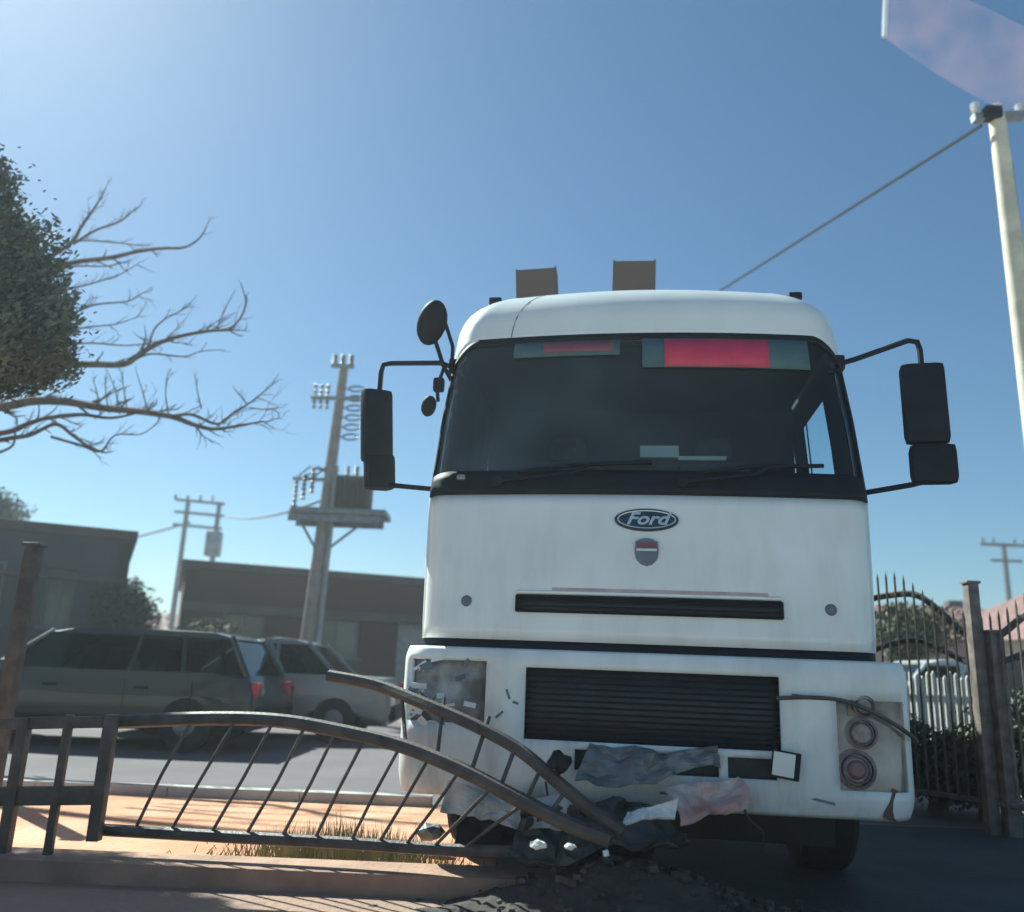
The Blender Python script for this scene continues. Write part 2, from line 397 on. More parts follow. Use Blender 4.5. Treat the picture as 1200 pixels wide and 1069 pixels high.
# oval emblem with lettering
ec=sp(-.01,1.815,0); tilt=Matrix.Rotation(radians(-8),3,'X')
def ell(a,b,y,n=40): return [ec+tilt@Vector((a*cos(t),y,b*sin(t))) for t in [2*pi*i/n for i in range(n)]]
e=MB(); rings=[[e.bm.verts.new(p) for p in ell(a,b,y)] for a,b,y in ((.168,.062,0),(.168,.062,-.012),(.160,.056,-.018),(.001,.001,-.021))]
for r1,r2 in zip(rings,rings[1:]):
    for i in range(40): e.bm.faces.new((r1[i],r1[(i+1)%40],r2[(i+1)%40],r2[i]))
eo=e.build('oval_emblem',M['emb'],truck)
e=MB().tube(ell(.150,.048,-.020)+ell(.150,.048,-.020)[:1],.0035,5,cap=False); e.build('emblem_ring',M['silver'],eo)
tcu=bpy.data.curves.new('lettering','FONT'); tcu.body='Ford'; tcu.size=.098; tcu.shear=.35; tcu.extrude=.002; tcu.align_x='CENTER'; tcu.align_y='CENTER'; tcu.offset=.0022
to=bpy.data.objects.new('tmp',tcu); col.objects.link(to); bpy.context.view_layer.update()
tme=bpy.data.meshes.new_from_object(to.evaluated_get(bpy.context.evaluated_depsgraph_get())); bpy.data.objects.remove(to)
lt=bpy.data.objects.new('emblem_lettering',tme); col.objects.link(lt); tme.materials.clear(); tme.materials.append(M['silver']); lt.parent=eo
lt.location=ec+tilt@Vector((0,-.0225,0)); lt.rotation_euler=(radians(90-8),0,0); lt.scale=(1.15,.95,1)
# small shield badge
bc=sp(-.01,1.645,0)
shp=[(-.058,.05),(-.03,.066),(0,.07),(.03,.066),(.058,.05),(.062,.0),(.055,-.04),(.03,-.068),(0,-.078),(-.03,-.068),(-.055,-.04),(-.062,0)]
b_=MB().prism([(bc.x+x,bc.z+z) for x,z in shp],bc.y-.012,bc.y+.01,bev=.003); bo=b_.build('shield_badge',M['bgrey'],truck)
b_=MB().box((bc.x,bc.y-.0135,bc.z+.034),(.10,.004,.026)); b_.build('badge_band',M['maroon'],bo)
b_=MB().box((bc.x,bc.y-.0135,bc.z+.008),(.105,.004,.012)); b_.build('badge_stripe',M['silver'],bo)
# dirt streak above upper grille: pinkish scuff
sc_=MB().grid(lambda x,z: sp(x,z,.003),lin(-.5,.6,14),[1.43,1.445]); sc_.build('pink_scuff',mat('scuff_paint',(.50,.36,.37),.6,var=.2,scale=9),truck)

# roof boxes, marker lamps, cargo body
def openbox(cx,cy,z0,z1,w,d,rz,name):
    q=MB(); rm=Matrix.Rotation(rz,3,'Y'); c=Vector((cx,cy,(z0+z1)/2)); h=z1-z0
    for p,sz in (((0,-d/2,0),(w,.012,h)),((0,d/2,0),(w,.012,h)),((-w/2,0,0),(.012,d+.012,h+.02)),((w/2,0,0),(.012,d+.012,h+.03))):
        q.box(c+rm@Vector(p),sz,rm)
    q.box(c+rm@Vector((0,0,-h*.3)),(w,d,.012),rm)
    return q.build(name,M['rust'],truck,smooth=False)
openbox(-.86,2.25,3.2,4.32,.33,.18,radians(-3),'headboard_post'); openbox(-.075,2.25,3.2,4.37,.34,.18,radians(1),'headboard_post')
for x,y in ((-1.0,.86),(.95,.86)):
    q=MB().box((x,y,3.425 if x<0 else 3.42),(.085,.06,.05),bev=.012); q.build('roof_marker_lamp',M['black'],truck)
q=MB().box((CX,4.3,1.75),(2.2,4.2,1.5),bev=.02)
for i in range(9): q.box((CX-1.12,2.4+i*.5,1.75),(.05,.08,1.5)); q.box((CX+1.12,2.4+i*.5,1.75),(.05,.08,1.5))
q.build('cargo_body',M['rust'],truck)
q=MB()
for x in (-.42,.42): q.box((x,3.4,.78),(.09,6.0,.22))
for y in (.6,2,3.5,5,6.3): q.box((0,y,.78),(.8,.08,.14))
q.box((0,.75,.85),(.75,1.0,.55),bev=.08)
q.build('chassis',M['black'],truck)
MB().box((-.05,.60,.32),(2.05,.03,.26),bev=.012).build('shade_panel',M['rubber'],truck)  # black panel added as shade under the bumper, hiding the wheels
for sg in (-1,1): MB().box((sg*1.15,1.1,.70),(.03,1.25,.56),bev=.01).build('mudguard',M['rubber'],truck)
def wheel(x,y,r=.48,w=.28):
    wm=MB().lathe([(r*.6,-w/2),(r*.95,-w/2),(r,-w/2+.03),(r,w/2-.03),(r*.95,w/2),(r*.6,w/2)],(x,y,r),'X',32)
    e_=bpy.data.objects.new('wheel',None); col.objects.link(e_); e_.parent=truck
    wm.build('tyre',M['tyre'],e_)
    MB().lathe([(.05,-w/2-.01 if x<0 else w/2+.01),(r*.35,-w/2-.01 if x<0 else w/2+.01),(r*.58,-w/2+.03 if x<0 else w/2-.03),(r*.6,0)],(x,y,r),'X',24).build('rim',M['steel'],e_)
for x in (-.98,.98):
    wheel(x,1.1); wheel(x,5.0)
# bumper: rounded plan, openings
BW=1.28
def PB(s,z,d=0):
    k=0
    if z<.52: k=.035*((.52-z)/.12)**2
    if z>1.05: k=.03*((z-1.05)/.08)**2
    p=P0(s,BW-k*.5,0.0+k-d,.16,.05,z,back=.75); p.x-=CX; p.x-=.01; return p
def sfx(x):      # s for given x on bumper front
    return (x+.01)/(BW-.16)
xs=sorted(set([round(v_,4) for v_ in [sfx(-.615),sfx(.625),sfx(-.36),sfx(.32),sfx(.33),sfx(.37),sfx(.60),-.86,.86,-.8,.8,-.72]+lin(-1,1,17)+[1.15,1.3,1.45,1.6,1.8,2,2.3,2.6,3]+[-1.15,-1.3,-1.45,-1.6,-1.8,-2,-2.3,-2.6,-3]]))
zs=[.40,.42,.45,.49,.53,.56,.60,.655,.69,.75,.82,.88,.94,1.0,1.035,1.06,1.085,1.11,1.125]
def skb(s,z):
    x=s*(BW-.16)-.01
    if -.615<x<.62 and .69<z<1.035: return True            # main grille
    if -.365<x<.325 and .56<z<.655: return True            # lower opening
    if .33<x<.37 and .56<z<.655: return False
    if .37<x<.60 and .56<z<.655: return True
    if .80<s<1.45 and .53<z<.94: return True               # right lamp cluster
    if -1.45<s<-.72 and .75<z<1.06: return True              # left lamp
    return False
bu=MB().grid(PB,xs,zs,skb); bo=bu.build('bumper',M['bumper'],truck,solid=.03)
# top shelf of the bumper
q=MB().grid(lambda s,t: PB(s,1.125)*(1-t)+Vector((PB(s,1.125).x*.96,PB(s,1.125).y+.12,1.13))*t,xs,[0,.5,1]); q.build('bumper_top',M['bumper'],bo)
gm=MB().grid(lambda x,z: Vector((x,.045+.05*(x/1.06)**2+.02*(1.04-z),z)),lin(-.64,.645,14),[.67,.85,1.05]); go=gm.build('main_grille',M['mesh'],truck,solid=.01)
gm=MB()
for i in range(12):
    z=.705+i*.029; gm.tube([Vector((x,.038+.05*(x/1.06)**2,z)) for x in lin(-.62,.63,12)],.0065,5)
gm.build('grille_slat',M['black'],go)
gm=MB().box((.0,.075,.605),(1.3,.02,.16)); gm.build('lower_intake',M['mesh'],truck)
# lamp clusters
def lamp(cx_,cz,r,par,matr,dy):
    q=MB().lathe([(r,0),(r*1.12,-.012),(r*1.0,-.02),(r*.9,.0),(r*.55,.03),(r*.2,.04)],(cx_,dy,cz),'Y',24); q.build('reflector',matr,par)
q=MB().grid(lambda s,z: PB(s,z,-.035),lin(.80,1.45,8),lin(.53,.94,4)); lo=q.build('headlight',mat('lamp_housing',(.42,.44,.47),.6,var=.25,scale=6,c2=(.70,.74,.77)),truck,solid=.01)
tag(lo,'grimy right lamp cluster with two round reflectors')

M['drefl']=mat('dull_reflector',(.24,.22,.23),.45,.4,var=.3,scale=25)
M['dring']=mat('lamp_ring',(.20,.16,.165),.5,var=.3,scale=20)
for lx,lz,lr,ly in ((1.00,.79,.055,.055),(.965,.625,.068,.05),(1.02,.915,.040,.06)):
    MB().lathe([(lr*1.35,.03),(lr*1.35,-.012),(lr*1.1,-.022),(lr*1.0,.0),(lr*.98,.03)],(lx,ly,lz),'Y',28).build('lamp_ring',M['dring'],lo)
    lamp(lx,lz,lr*.85,lo,M['drefl'],ly-.015)
q=MB().lathe([(.045,0),(.03,-.02)],(.965,.03,.625),'Y',16); q.build('bulb_cover',mat('dull_maroon',(.20,.12,.13),.6,var=.2),lo)
q=MB().box((1.02,.085,.895),(.16,.02,.06),Matrix.Rotation(radians(15),3,'Z'),bev=.006); q.build('indicator',mat('indicator_lens',(.28,.22,.20),.4,var=.2),lo)
q=MB().grid(lambda s,z: PB(s,z,-.006),lin(.80,1.45,8),lin(.53,.94,4)); q.build('lamp_lens',M['lens'],lo)
q=MB().grid(lambda s,z: PB(s,z,-.05),lin(-1.45,-.72,8),lin(.75,1.06,4)); lo=q.build('headlight',mat('broken_lamp',(.24,.22,.23),.7,var=.4,scale=7,bump=.5,c2=(.52,.53,.55)),truck,solid=.01)
tag(lo,'smashed left headlight, dark and cracked')
lamp(-.97,.91,.055,lo,M['reflector'],.11)
# cracked plastic bits hanging in the left lamp
q=MB()
for i in range(30):
    p=PB(random.uniform(-1.42,-.70),random.uniform(.74,1.06),.0); MB().box(p,(random.uniform(.02,.08),.006,random.uniform(.01,.035)),Matrix.Rotation(random.uniform(-1,1),3,'Y')@Matrix.Rotation(random.uniform(-.6,.6),3,'X')).build('broken_lens',M['bgrey'] if i%2 else M['bumper'],lo,smooth=False)
# tow hatch: white square with dark outline, tilted
rm=Matrix.Rotation(radians(8),3,'Y')
q=MB().box((.63,-.035,.635),(.13,.012,.125),rm); ho=q.build('number_board',M['black'],truck,smooth=False)
q=MB().box((.620,-.044,.638),(.098,.008,.105),rm); q.build('white_plate',M['paper'],ho,smooth=False)
# torn lower corner of bumper
q=MB().box((1.14,.085,.47),(.10,.02,.14),Matrix.Rotation(radians(20),3,'Y')@Matrix.Rotation(radians(40),3,'Z')); q.build('corner_tear',M['rust'],truck,smooth=False)
# scratches on bumper
q=MB()
for (x,z,l,a) in ((-.70,.90,.05,1.2),(-.66,.86,.03,.3),(-.82,.72,.12,.5),(.72,.95,.08,.1),(-.74,.80,.05,-.7),(.80,.48,.12,.2),(.2,.47,.3,.05)):
    MB().box(PB(sfx(x),z,.002),(l,.003,.012),Matrix.Rotation(a,3,'Y')).build('scratch',M['bgrey'],bo,smooth=False)

# mirrors
def mirror(sg):
    e_=bpy.data.objects.new('wing_mirror',None); col.objects.link(e_); e_.parent=truck
    xa=(1.14 if sg>0 else 1.14)*sg+CX; xm=1.515 if sg>0 else -1.645; dz=0 if sg>0 else -.09
    if sg>0: yb=.36
    else: yb=.50
    a=MB().tube([(xa,.62,2.86),(xa+.10*sg,.50,2.855),(xm-.06*sg,yb,2.91+dz*.6),(xm-.012*sg,yb,2.90+dz*.6),(xm,yb,2.85+dz*.6),(xm,yb,2.70+dz)],.0165,8)
    a.box((xa+.01*sg,.60,2.86),(.09,.1,.09),bev=.015)
    a.build('mirror_arm',M['black'],e_); a=MB()
    a.tube([(xa+.06*sg,.5,2.05),(xm-.1*sg,yb,2.075),(xm-.01*sg,yb,2.10),(xm+.03*sg,yb,2.18)],.0155,8)
    a.build('mirror_arm',M['black'],e_)
    rz=Matrix.Rotation(radians(-6*sg if sg>0 else 38),3,'Z')@Matrix.Rotation(radians(-.3 if sg>0 else -5),3,'Y')
    h=MB().box((xm,yb,2.535+dz),(.235 if sg>0 else .20,.10,.47),rz,bev=.045); h.build('mirror_head',M['black'],e_)
    h=MB().box((xm+(.02 if sg>0 else .04),yb,2.19+dz*.4),(.24 if sg>0 else .19,.11,.225),rz,bev=.045); h.build('lower_mirror_head',M['black'],e_)
    g_=MB().box(Vector((xm,yb,2.53+dz))+rz@Vector((0,.052,0)),(.17,.004,.40),rz); g_.build('mirror_glass',M['chrome'],e_)
mirror(1); mirror(-1)
e_=bpy.data.objects.new('front_mirror',None); col.objects.link(e_); e_.parent=truck
rm=Matrix.Rotation(radians(28),3,'Y')@Matrix.Rotation(radians(30),3,'X')
q=MB()
q.grid(lambda u,v: Vector((-1.32,.42,3.09))+rm@Vector((.098*cos(u)*sin(v),.05*cos(v),.148*sin(u)*sin(v))),lin(0,2*pi,21),lin(0.02,pi-.02,9)); q.build('mirror_head',M['black'],e_)
q=MB().tube([(-1.17,.55,2.70),(-1.25,.50,2.84),(-1.30,.45,2.99)],.014,7); q.tube([(-1.20,.52,2.80),(-1.19,.47,2.95),(-1.24,.43,3.10)],.012,7); q.tube([(-1.24,.5,2.84),(-1.28,.5,2.7),(-1.28,.55,2.62)],.012,7)
q.box((-1.27,.5,2.71),(.07,.06,.09),bev=.02); q.build('mirror_arm',M['black'],e_)
q=MB(); q.grid(lambda u,v: Vector((-1.33,.52,2.58))+rm@Vector((.05*cos(u)*sin(v),.03*cos(v),.07*sin(u)*sin(v))),lin(0,2*pi,17),lin(0.02,pi-.02,7)); q.build('kerb_mirror',M['black'],e_)
for sg in (-1,1):
    q=MB().box((1.205*sg+CX,.42,1.98),(.035,.06,.11),bev=.01); q.build('side_repeater',M['black'],truck)
# grab step at base of the left pillar
q=MB().box((-1.03,.17,2.05),(.05,.03,.03),bev=.01); q.build('cowl_bracket',M['steel'],truck)

# ---------------------------------------------------------------- FENCES
def bez(pts,n=20):
    out=[]
    for i in range(len(pts)-1):
        p0=Vector(pts[max(i-1,0)]);p1=Vector(pts[i]);p2=Vector(pts[i+1]);p3=Vector(pts[min(i+2,len(pts)-1)])
        for k_ in range(n//2):
            t=k_/(n//2)
            out.append(.5*((2*p1)+(-p0+p2)*t+(2*p0-5*p1+4*p2-p3)*t*t+(-p0+3*p1-3*p2+p3)*t**3))
    out.append(Vector(pts[-1])); return out
def samp(poly,t):
    f=t*(len(poly)-1); i=min(int(f),len(poly)-2); return poly[i].lerp(poly[i+1],f-i)
# plinth kerb under the fence
pk=MB()
for i in range(14):
    x=-9+i*.9
    if x<.1: pk.box((x,4.36,.045),(.901,.26,.10))
tag(pk.build('fence_kerb',mat('plinth',(.34,.21,.15),.9,var=.2,scale=5,bump=.4)),kind='structure')
# bent panel
fp=thing('bent_fence_panel',at(380,985,4.42),'long dark metal fence panel bent down and folded under the truck bumper','fence')
fl=fp.location.copy()
def rel(p): return Vector(p)-fl
bot=bez([at(112,972,4.42),at(250,980,4.40),at(400,988,4.36),at(520,996,4.28),at(640,1000,4.12)])
top=bez([at(130,846,4.42),at(250,842,4.44),at(330,845,4.42),at(400,857,4.38),at(470,874,4.28),at(540,902,4.14),at(610,938,4.0),at(670,968,3.92),at(715,985,3.88)])
top2=bez([at(385,792,4.60),at(440,803,4.52),at(500,826,4.36),at(560,852,4.22),at(610,880,4.12),at(655,918,4.02),at(700,955,3.94),at(730,975,3.90)])
fr=[rel(p) for p in bot]
MB().tube([rel(p) for p in bot],.028,8).build('bottom_rail',M['fence'],fp)
MB().tube([rel(p) for p in top],.034,8).build('arched_rail',M['fence'],fp)
MB().tube([rel(p) for p in top2],.031,8).build('arched_rail',M['fence'],fp)
bx_=[(165,0.09),(200,.16),(240,.24),(276,.31),(312,.38),(346,.45),(386,.53),(420,.60),(455,.68),(492,.76),(530,.84)]
for u,t in bx_:
    b0=samp(bot,(u-112)/528); tt=min(1,max(0,((u-130)/585)+.035+.05*t)); b1=samp(top,tt)
    mid=(b0+b1)/2+Vector((random.uniform(-.008,.008),random.uniform(-.02,.02),0))
    MB().tube([rel(b0),rel(mid),rel(b1)],.0085,6).build('baluster',M['fence'],fp)
for t in (.16,.29,.43,.55,.66,.77):
    b0=samp(top,.43+t*.5); b1=samp(top2,.08+t*.86)
    MB().tube([rel(b0),rel(b1),rel(b1)+(b1-b0).normalized()*(.07 if t in(.43,.29) else .0)],.010,6).build('baluster',M['fence'],fp)
# end post & gate section left
def post(u,v0,v1,Y,w,label):
    a=on_z(u,v0,0.004) if Y is None else at(u,v0,Y)
    b=at(u,v1,a.y); a.z=.10 if Y else 0.0
    return a,b
gp=thing('fence_gate',at(60,990,4.30),'low dark fence section with three thick posts at the left edge','fence'); gl=gp.location.copy()
for u,v0,v1,w in ((16,1003,842,.052),(68,1004,838,.036),(120,985,838,.056)):
    a=at(u,v0,4.36); b=at(u+2,v1,4.36); c=(a+b)/2
    MB().box(c-gl,(w,w,(b-a).length),bev=.004).build('post',M['fence'],gp)
for v in (934,):
    a=at(-80,v,4.36);b=at(120,v-2,4.36); MB().box((a+b)/2-gl,((b-a).length,.03,.085),Matrix.Rotation(-math.atan2((b-a).z,(b-a).x),3,'Y'),bev=.004).build('rail',M['fence'],gp)
a=at(-80,850,4.36);b=at(122,846,4.36); MB().box((a+b)/2-gl,((b-a).length,.03,.055),Matrix.Rotation(-math.atan2((b-a).z,(b-a).x),3,'Y'),bev=.004).build('rail',M['fence'],gp)
# tall gate post standing further left behind
tp=MB(); a=at(14,900,6.6); b=at(22,640,6.6); tp.box(((a.x+b.x)/2,6.6,(b.z)/2),(.10,.10,b.z),bev=.008); tp.box(((a.x+b.x)/2,6.6,b.z+.013),(.13,.13,.025),bev=.006)
tag(tp.build('gate_post',M['fence']),'tall square gate post at the far left behind the low fence','post')

# right intact fence
def right_panel(u0,u1,arch,arch2,spikes,Y0,Y1,label,sheet=False,m='fence'):
    th=thing('arched_fence_panel',Vector(((at(u0,800,Y0).x+at(u1,800,Y1).x)/2,(Y0+Y1)/2,0)),label,'fence',group='arched fence panels on the right'); l=th.location.copy()
    Yf=lambda u: Y0+(Y1-Y0)*(u-u0)/(u1-u0)
    A=bez([at(u,v,Yf(u)) for u,v in arch]); B=bez([at(u,v,Yf(u)) for u,v in arch2])
    MB().tube([p-l for p in A],.028,6).build('arched_rail',M[m],th); MB().tube([p-l for p in B],.024,6).build('arched_rail',M[m],th)
    C=[Vector((at(u,800,Yf(u)).x,Yf(u),.22)) for u in (u0,u1)]
    MB().tube([p-l for p in C],.024,6).build('bottom_rail',M[m],th)
    nb=spikes
    for i in range(nb):
        t=(i+.5)/nb; a=C[0].lerp(C[1],t); top_=samp(A,t)
        z=top_.z+.14
        q=MB().tube([a-l,Vector((a.x,a.y,z))-l,Vector((a.x,a.y,z+.05))-l],[.010,.010,.001],6); q.build('baluster',M[m],th)
    return th
right_panel(1012,1142,[(1012,704),(1040,698),(1072,697),(1100,715),(1124,738),(1142,744)],[(1012,768),(1040,756),(1072,750),(1100,760),(1124,772),(1142,778)],12,7.6,6.7,'dark arched fence panel with spiked bars directly beside the truck')
right_panel(1152,1290,[(1152,748),(1172,744),(1200,722),(1230,704),(1290,698)],[(1152,780),(1172,776),(1200,766),(1230,752),(1290,750)],12,6.65,5.9,'brown fence panel rising to the right frame edge, past the twin posts','' ,'fence2')
for (u,v,w,lab) in ((1137,684,.085,'taller slim fence post with a flat cap, right of the truck'),(1158,742,.10,'shorter stout brown fence post, right of the tall slim one')):
    b=at(u,v,6.65); q=MB().box((b.x,6.65 if u<1150 else 6.58,b.z/2),(w,w,b.z),bev=.006); q.box((b.x,6.65 if u<1150 else 6.58,b.z+.008),(w+.025,w+.025,.02),bev=.004)
    tag(q.build('fence_post',M['fence2']),lab,'post',group='fence posts on the right')
# bent rod across right bumper
q=MB().tube(bez([T(.60,-.03,.935),T(.74,-.05,.945),T(.88,-.06,.94),T(1.0,-.05,.905),T(1.10,-.02,.86),T(1.21,.05,.80),T(1.27,.12,.76)]),.0105,7)
tag(q.build('bent_rod',M['fence']),'thin bent black rod lying across the right side of the bumper','rod')

# ---------------------------------------------------------------- cars
def make_car(name,label,paint,L=4.2,Wd=1.68,H=1.45,wagon=True,loc=(0,0,0),rz=0,group=None):
    e=thing(name,loc,label,'car',rz,group)
    gc=.2; r=.30; x1=.78; x2=L-.80
    def arch(xc): return [(xc+(r+.06)*cos(a),.30+(r+.06)*sin(a)) for a in lin(pi,0,9)]
    belt=H*.60
    top=[(L-.03,.50),(L-.02,belt-.12),(L-.15,belt+.02),(L-1.15,belt+.05),(.5 if wagon else 1.0,belt+.07),(.12,belt+.05),(.02,belt-.15),(0,.45)]
    poly=[(.06,.24)]+arch(x1)+arch(x2)+[(L-.05,.24)]+top
    b=MB().prism(poly,-Wd/2,Wd/2,bev=.07); b.build('body',paint,e)
    # greenhouse: x rear a0..a1 at belt ; roof r0..r1
    a0,a1=(.12,L-1.25) if wagon else (.75,L-1.3); r0,r1=(.40,L-1.85) if wagon else (1.25,L-1.9)
    wb,wt=Wd/2-.05,Wd/2-.20; zb=belt+.04; zt=H-.05
    def gp_(t,y,x): return None
    gl_=MB(); vs=[gl_.bm.verts.new(p) for p in ((a0,-wb,zb),(a1,-wb,zb),(a1,wb,zb),(a0,wb,zb),(r0,-wt,zt),(r1,-wt,zt),(r1,wt,zt),(r0,wt,zt))]
    for f in ((0,1,5,4),(1,2,6,5),(2,3,7,6),(3,0,4,7)): gl_.bm.faces.new([vs[i] for i in f])
    gl_.build('window_glass',M['carglass'],e,smooth=False)
    MB().prism([(r0-.04,zt-.02),(r0+.2,H-.005),((r0+r1)/2,H+.01),(r1-.3,H-.005),(r1+.04,zt-.02),(r1,zt-.035),(r0,zt-.035)],-wt-.02,wt+.02,bev=.015).build('roof',paint,e)
    for y in (-1,1):
        for (p,q) in ((a0,r0),(a1,r1),((a0+a1)/2-.1,(r0+r1)/2),(a0+.75,r0+.55)):
            MB().tube([(p,y*wb,zb-.02),(q,y*wt,zt)],.035 if (p in(a0,a1)) else .028,6).build('pillar',paint,e)
        q=MB()
        for x_ in ((a0+a1)/2-.1,a1-.05,a0+.62): MB().tube([(x_,y*(Wd/2+.001),.32),(x_,y*(Wd/2+.001),belt-.02)],.006,4).build('door_seam',M['rubber'],e)
        for x_ in ((a0+a1)/2-.3,(a0+a1)/2+.75): MB().box((x_,y*(Wd/2+.012),belt-.12),(.16,.03,.03),bev=.008).build('door_handle',M['black'],e)
        MB().box((a1-.25,y*(Wd/2+.07),belt+.08),(.11,.16,.12),bev=.03).build('mirror',paint,e)
        MB().box((.03,y*(Wd/2-.14),belt-.10),(.08,.22,.16),bev=.02).build('tail_light',M['redlens'],e)
        MB().box((L-.06,y*(Wd/2-.2),belt-.16),(.10,.3,.13),bev=.03).build('headlight',M['reflector'],e)
        for xc in (x1,x2):
            we=bpy.data.objects.new('wheel',None); col.objects.link(we); we.parent=e
            MB().lathe([(r*.62,-.09),(r*.95,-.09),(r,-.07),(r,.07),(r*.95,.09),(r*.62,.09)],(xc,y*(Wd/2-.11),r),'Y',28).build('tyre',M['tyre'],we)
            MB().lathe([(.03,y*.095),(r*.35,y*.10),(r*.6,y*.07),(r*.62,0)],(xc,y*(Wd/2-.11),r),'Y',20).build('rim',M['steel'],we)
    MB().box((-.01,0,.40),(.10,Wd-.1,.2),bev=.04).build('rear_bumper',M['black'],e)
    MB().box((L+.0,0,.38),(.10,Wd-.1,.2),bev=.04).build('front_bumper',M['black'],e)
    MB().box((L/2,0,.28),(L-.3,Wd-.35,.12)).build('underbody',M['black'],e)
    q=MB()
    for x_ in (a0+1.1,a1-1.0): 
        for y in(-.36,.36): q.box((x_,y,belt-.05),(.16,.45,.75),bev=.04)
    q.build('seats',M['seat'],e)
    return e
gpaint=mat('dark_green_paint',(.012,.02,.022),.5,var=.1,coat=.6)
spaint=mat('silver_paint',(.26,.27,.28),.35,.3,var=.1,coat=.5)
dpaint=mat('dark_blue_paint',(.03,.04,.06),.3,var=.1,coat=.6)
# tail to the right of the picture -> car +x (front) points left
p=at(327,880,10.2)
make_car('parked_car','dark green estate car parked side-on behind the left fence',gpaint,4.35,1.7,1.34,True,(p.x-.32,11.0,0),pi)
p=at(462,840,12.6)
make_car('parked_car','silver car half hidden between the dark green car and the truck',spaint,2.9+1.1,1.65,1.36,False,(p.x,13.0,0),pi)
p=at(1070,800,12.5)
make_car('parked_car','white car seen through the bars of the right fence',mat('white_car_paint',(.7,.72,.72),.35,var=.05,coat=.5),4.1,1.68,1.42,False,(p.x-1.3,12.6,.0),0)
p=at(1180,800,10.5)
make_car('parked_car','black car at the right edge of the picture',mat('black_paint',(.02,.022,.03),.3,var=.1,coat=.6),4.1,1.7,1.5,True,(p.x,10.3,.0),radians(12))

# ---------------------------------------------------------------- buildings
def wall(e,p0,p1,z0,z1,openings,mt,name='wall',thick=.22):
    p0=Vector(p0);p1=Vector(p1);d=(p1-p0); L=d.length; d.normalize()
    us=sorted(set([0,L]+[o[0] for o in openings]+[o[1] for o in openings])); zs_=sorted(set([z0,z1]+[o[2] for o in openings]+[o[3] for o in openings]))
    mb_=MB().grid(lambda u,z: Vector((p0.x+d.x*u,p0.y+d.y*u,z)),us,zs_,lambda u,z: any(o[0]<u<o[1] and o[2]<z<o[3] for o in openings))
    w=mb_.build(name,mt,e,smooth=False,recalc=False); md=w.modifiers.new('t','SOLIDIFY'); md.thickness=thick; md.offset=-1
    return p0,d
def windows(e,p0,d,openings,frame,pane,nrm):
    for o in openings:
        c=Vector(p0)+d*((o[0]+o[1])/2); ang=math.atan2(d.y,d.x); rm=Matrix.Rotation(ang,3,'Z')
        w=o[1]-o[0];h=o[3]-o[2]; zc=(o[2]+o[3])/2; c=Vector((c.x,c.y,zc))+nrm*(-.12)
        f=MB()
        for dx,dz,sx,sz in ((-w/2+.03,0,.06,h),(w/2-.03,0,.06,h),(0,h/2-.03,w-.12,.06),(0,-h/2+.03,w-.12,.06),(0,0,.04,h-.12)): f.box(c+rm@Vector((dx,0,dz)),(sx,.05,sz),rm)
        f.box(Vector((c.x,c.y,o[2]))+nrm*.15,(w+.14,.12,.05),rm)
        fo=f.build('window',frame,e,smooth=False)
        q=MB().box(c+nrm*(-.01),(w-.1,.012,h-.1),rm); q.build('pane',pane,fo,smooth=False)
M['pane']=mat('dark_pane',(.05,.06,.07),.15,var=.3,scale=2,spec=.8)
M['wframe']=mat('window_frame',(.16,.16,.17),.6,var=.1)
def building(name,label,A,B,depth,h,mt,roofmt,ops,over=.25,door=None,parapet=True,band=None):
    A=Vector(A);B=Vector(B); d=(B-A).normalized(); nrm=Vector((d.y,-d.x,0)); back=-nrm*depth
    e=thing(name,(A+B)/2,label,'building'); l=e.location.copy()
    a=A-l;b=B-l
    p0,dd=wall(e,a,b,0,h,ops,mt); windows(e,p0,dd,[o for o in ops if o[2]>.2],M['wframe'],M['pane'],nrm)
    for o in [o for o in ops if o[2]<=.2]:
        c=p0+dd*((o[0]+o[1])/2); rm=Matrix.Rotation(math.atan2(d.y,d.x),3,'Z')
        q=MB().box(Vector((c.x,c.y,(o[2]+o[3])/2))-nrm*.15,(o[1]-o[0]-.02,.06,o[3]-o[2]-.02),rm); 
        for i in range(7): q.box(Vector((c.x,c.y,o[2]+(i+.5)*(o[3]-o[2])/7))-nrm*.115,(o[1]-o[0]-.06,.02,.03),rm)
        q.build('door',M['steel'],e,smooth=False)
    wall(e,b,b+back,0,h-.003,[],mt); wall(e,b+back,a+back,0,h,[],mt); wall(e,a+back,a,0,h-.003,[],mt)
    c=(a+b)/2+back/2; rm=Matrix.Rotation(math.atan2(d.y,d.x),3,'Z'); L=(b-a).length
    q=MB().box(Vector((c.x,c.y,h+.10)),(L+2*over,depth+2*over,.2),rm,bev=.02); ro=q.build('roof',roofmt,e,smooth=False)
    if band:
        for z,hh,pr in band:
            c2=(a+b)/2+nrm*(pr/2+.003); MB().box(Vector((c2.x,c2.y,z)),(L+.02,pr,hh),rm).build('ledge',roofmt,e,smooth=False)
    return e,a,b,nrm,d
slate=mat('grey_render',(.07,.075,.088),.9,var=.12,scale=.8,bump=.3,bscale=20)
brownw=mat('brown_render',(.085,.042,.042),.9,var=.15,scale=.8,bump=.3,bscale=20)
slab=mat('roof_slab',(.10,.08,.08),.85,var=.15,scale=2,bump=.2)
B_=at(137,760,17); A_=at(-260,760,16)
h1=at(137,622,17).z
building('grey_building','long flat-roofed grey building at the left edge, behind the cars',(B_.x-10*.908,17-10*.418,0),(B_.x,17,0),7,h1-.2,slate,slab,
   [(6.6,7.9,1.5,2.7),(8.6,9.1,1.5,2.6)],over=.08,band=[(h1-1.0,.10,.08)])
A_=at(220,655,21); B_=at(560,690,26)
h2=at(220,655,21).z
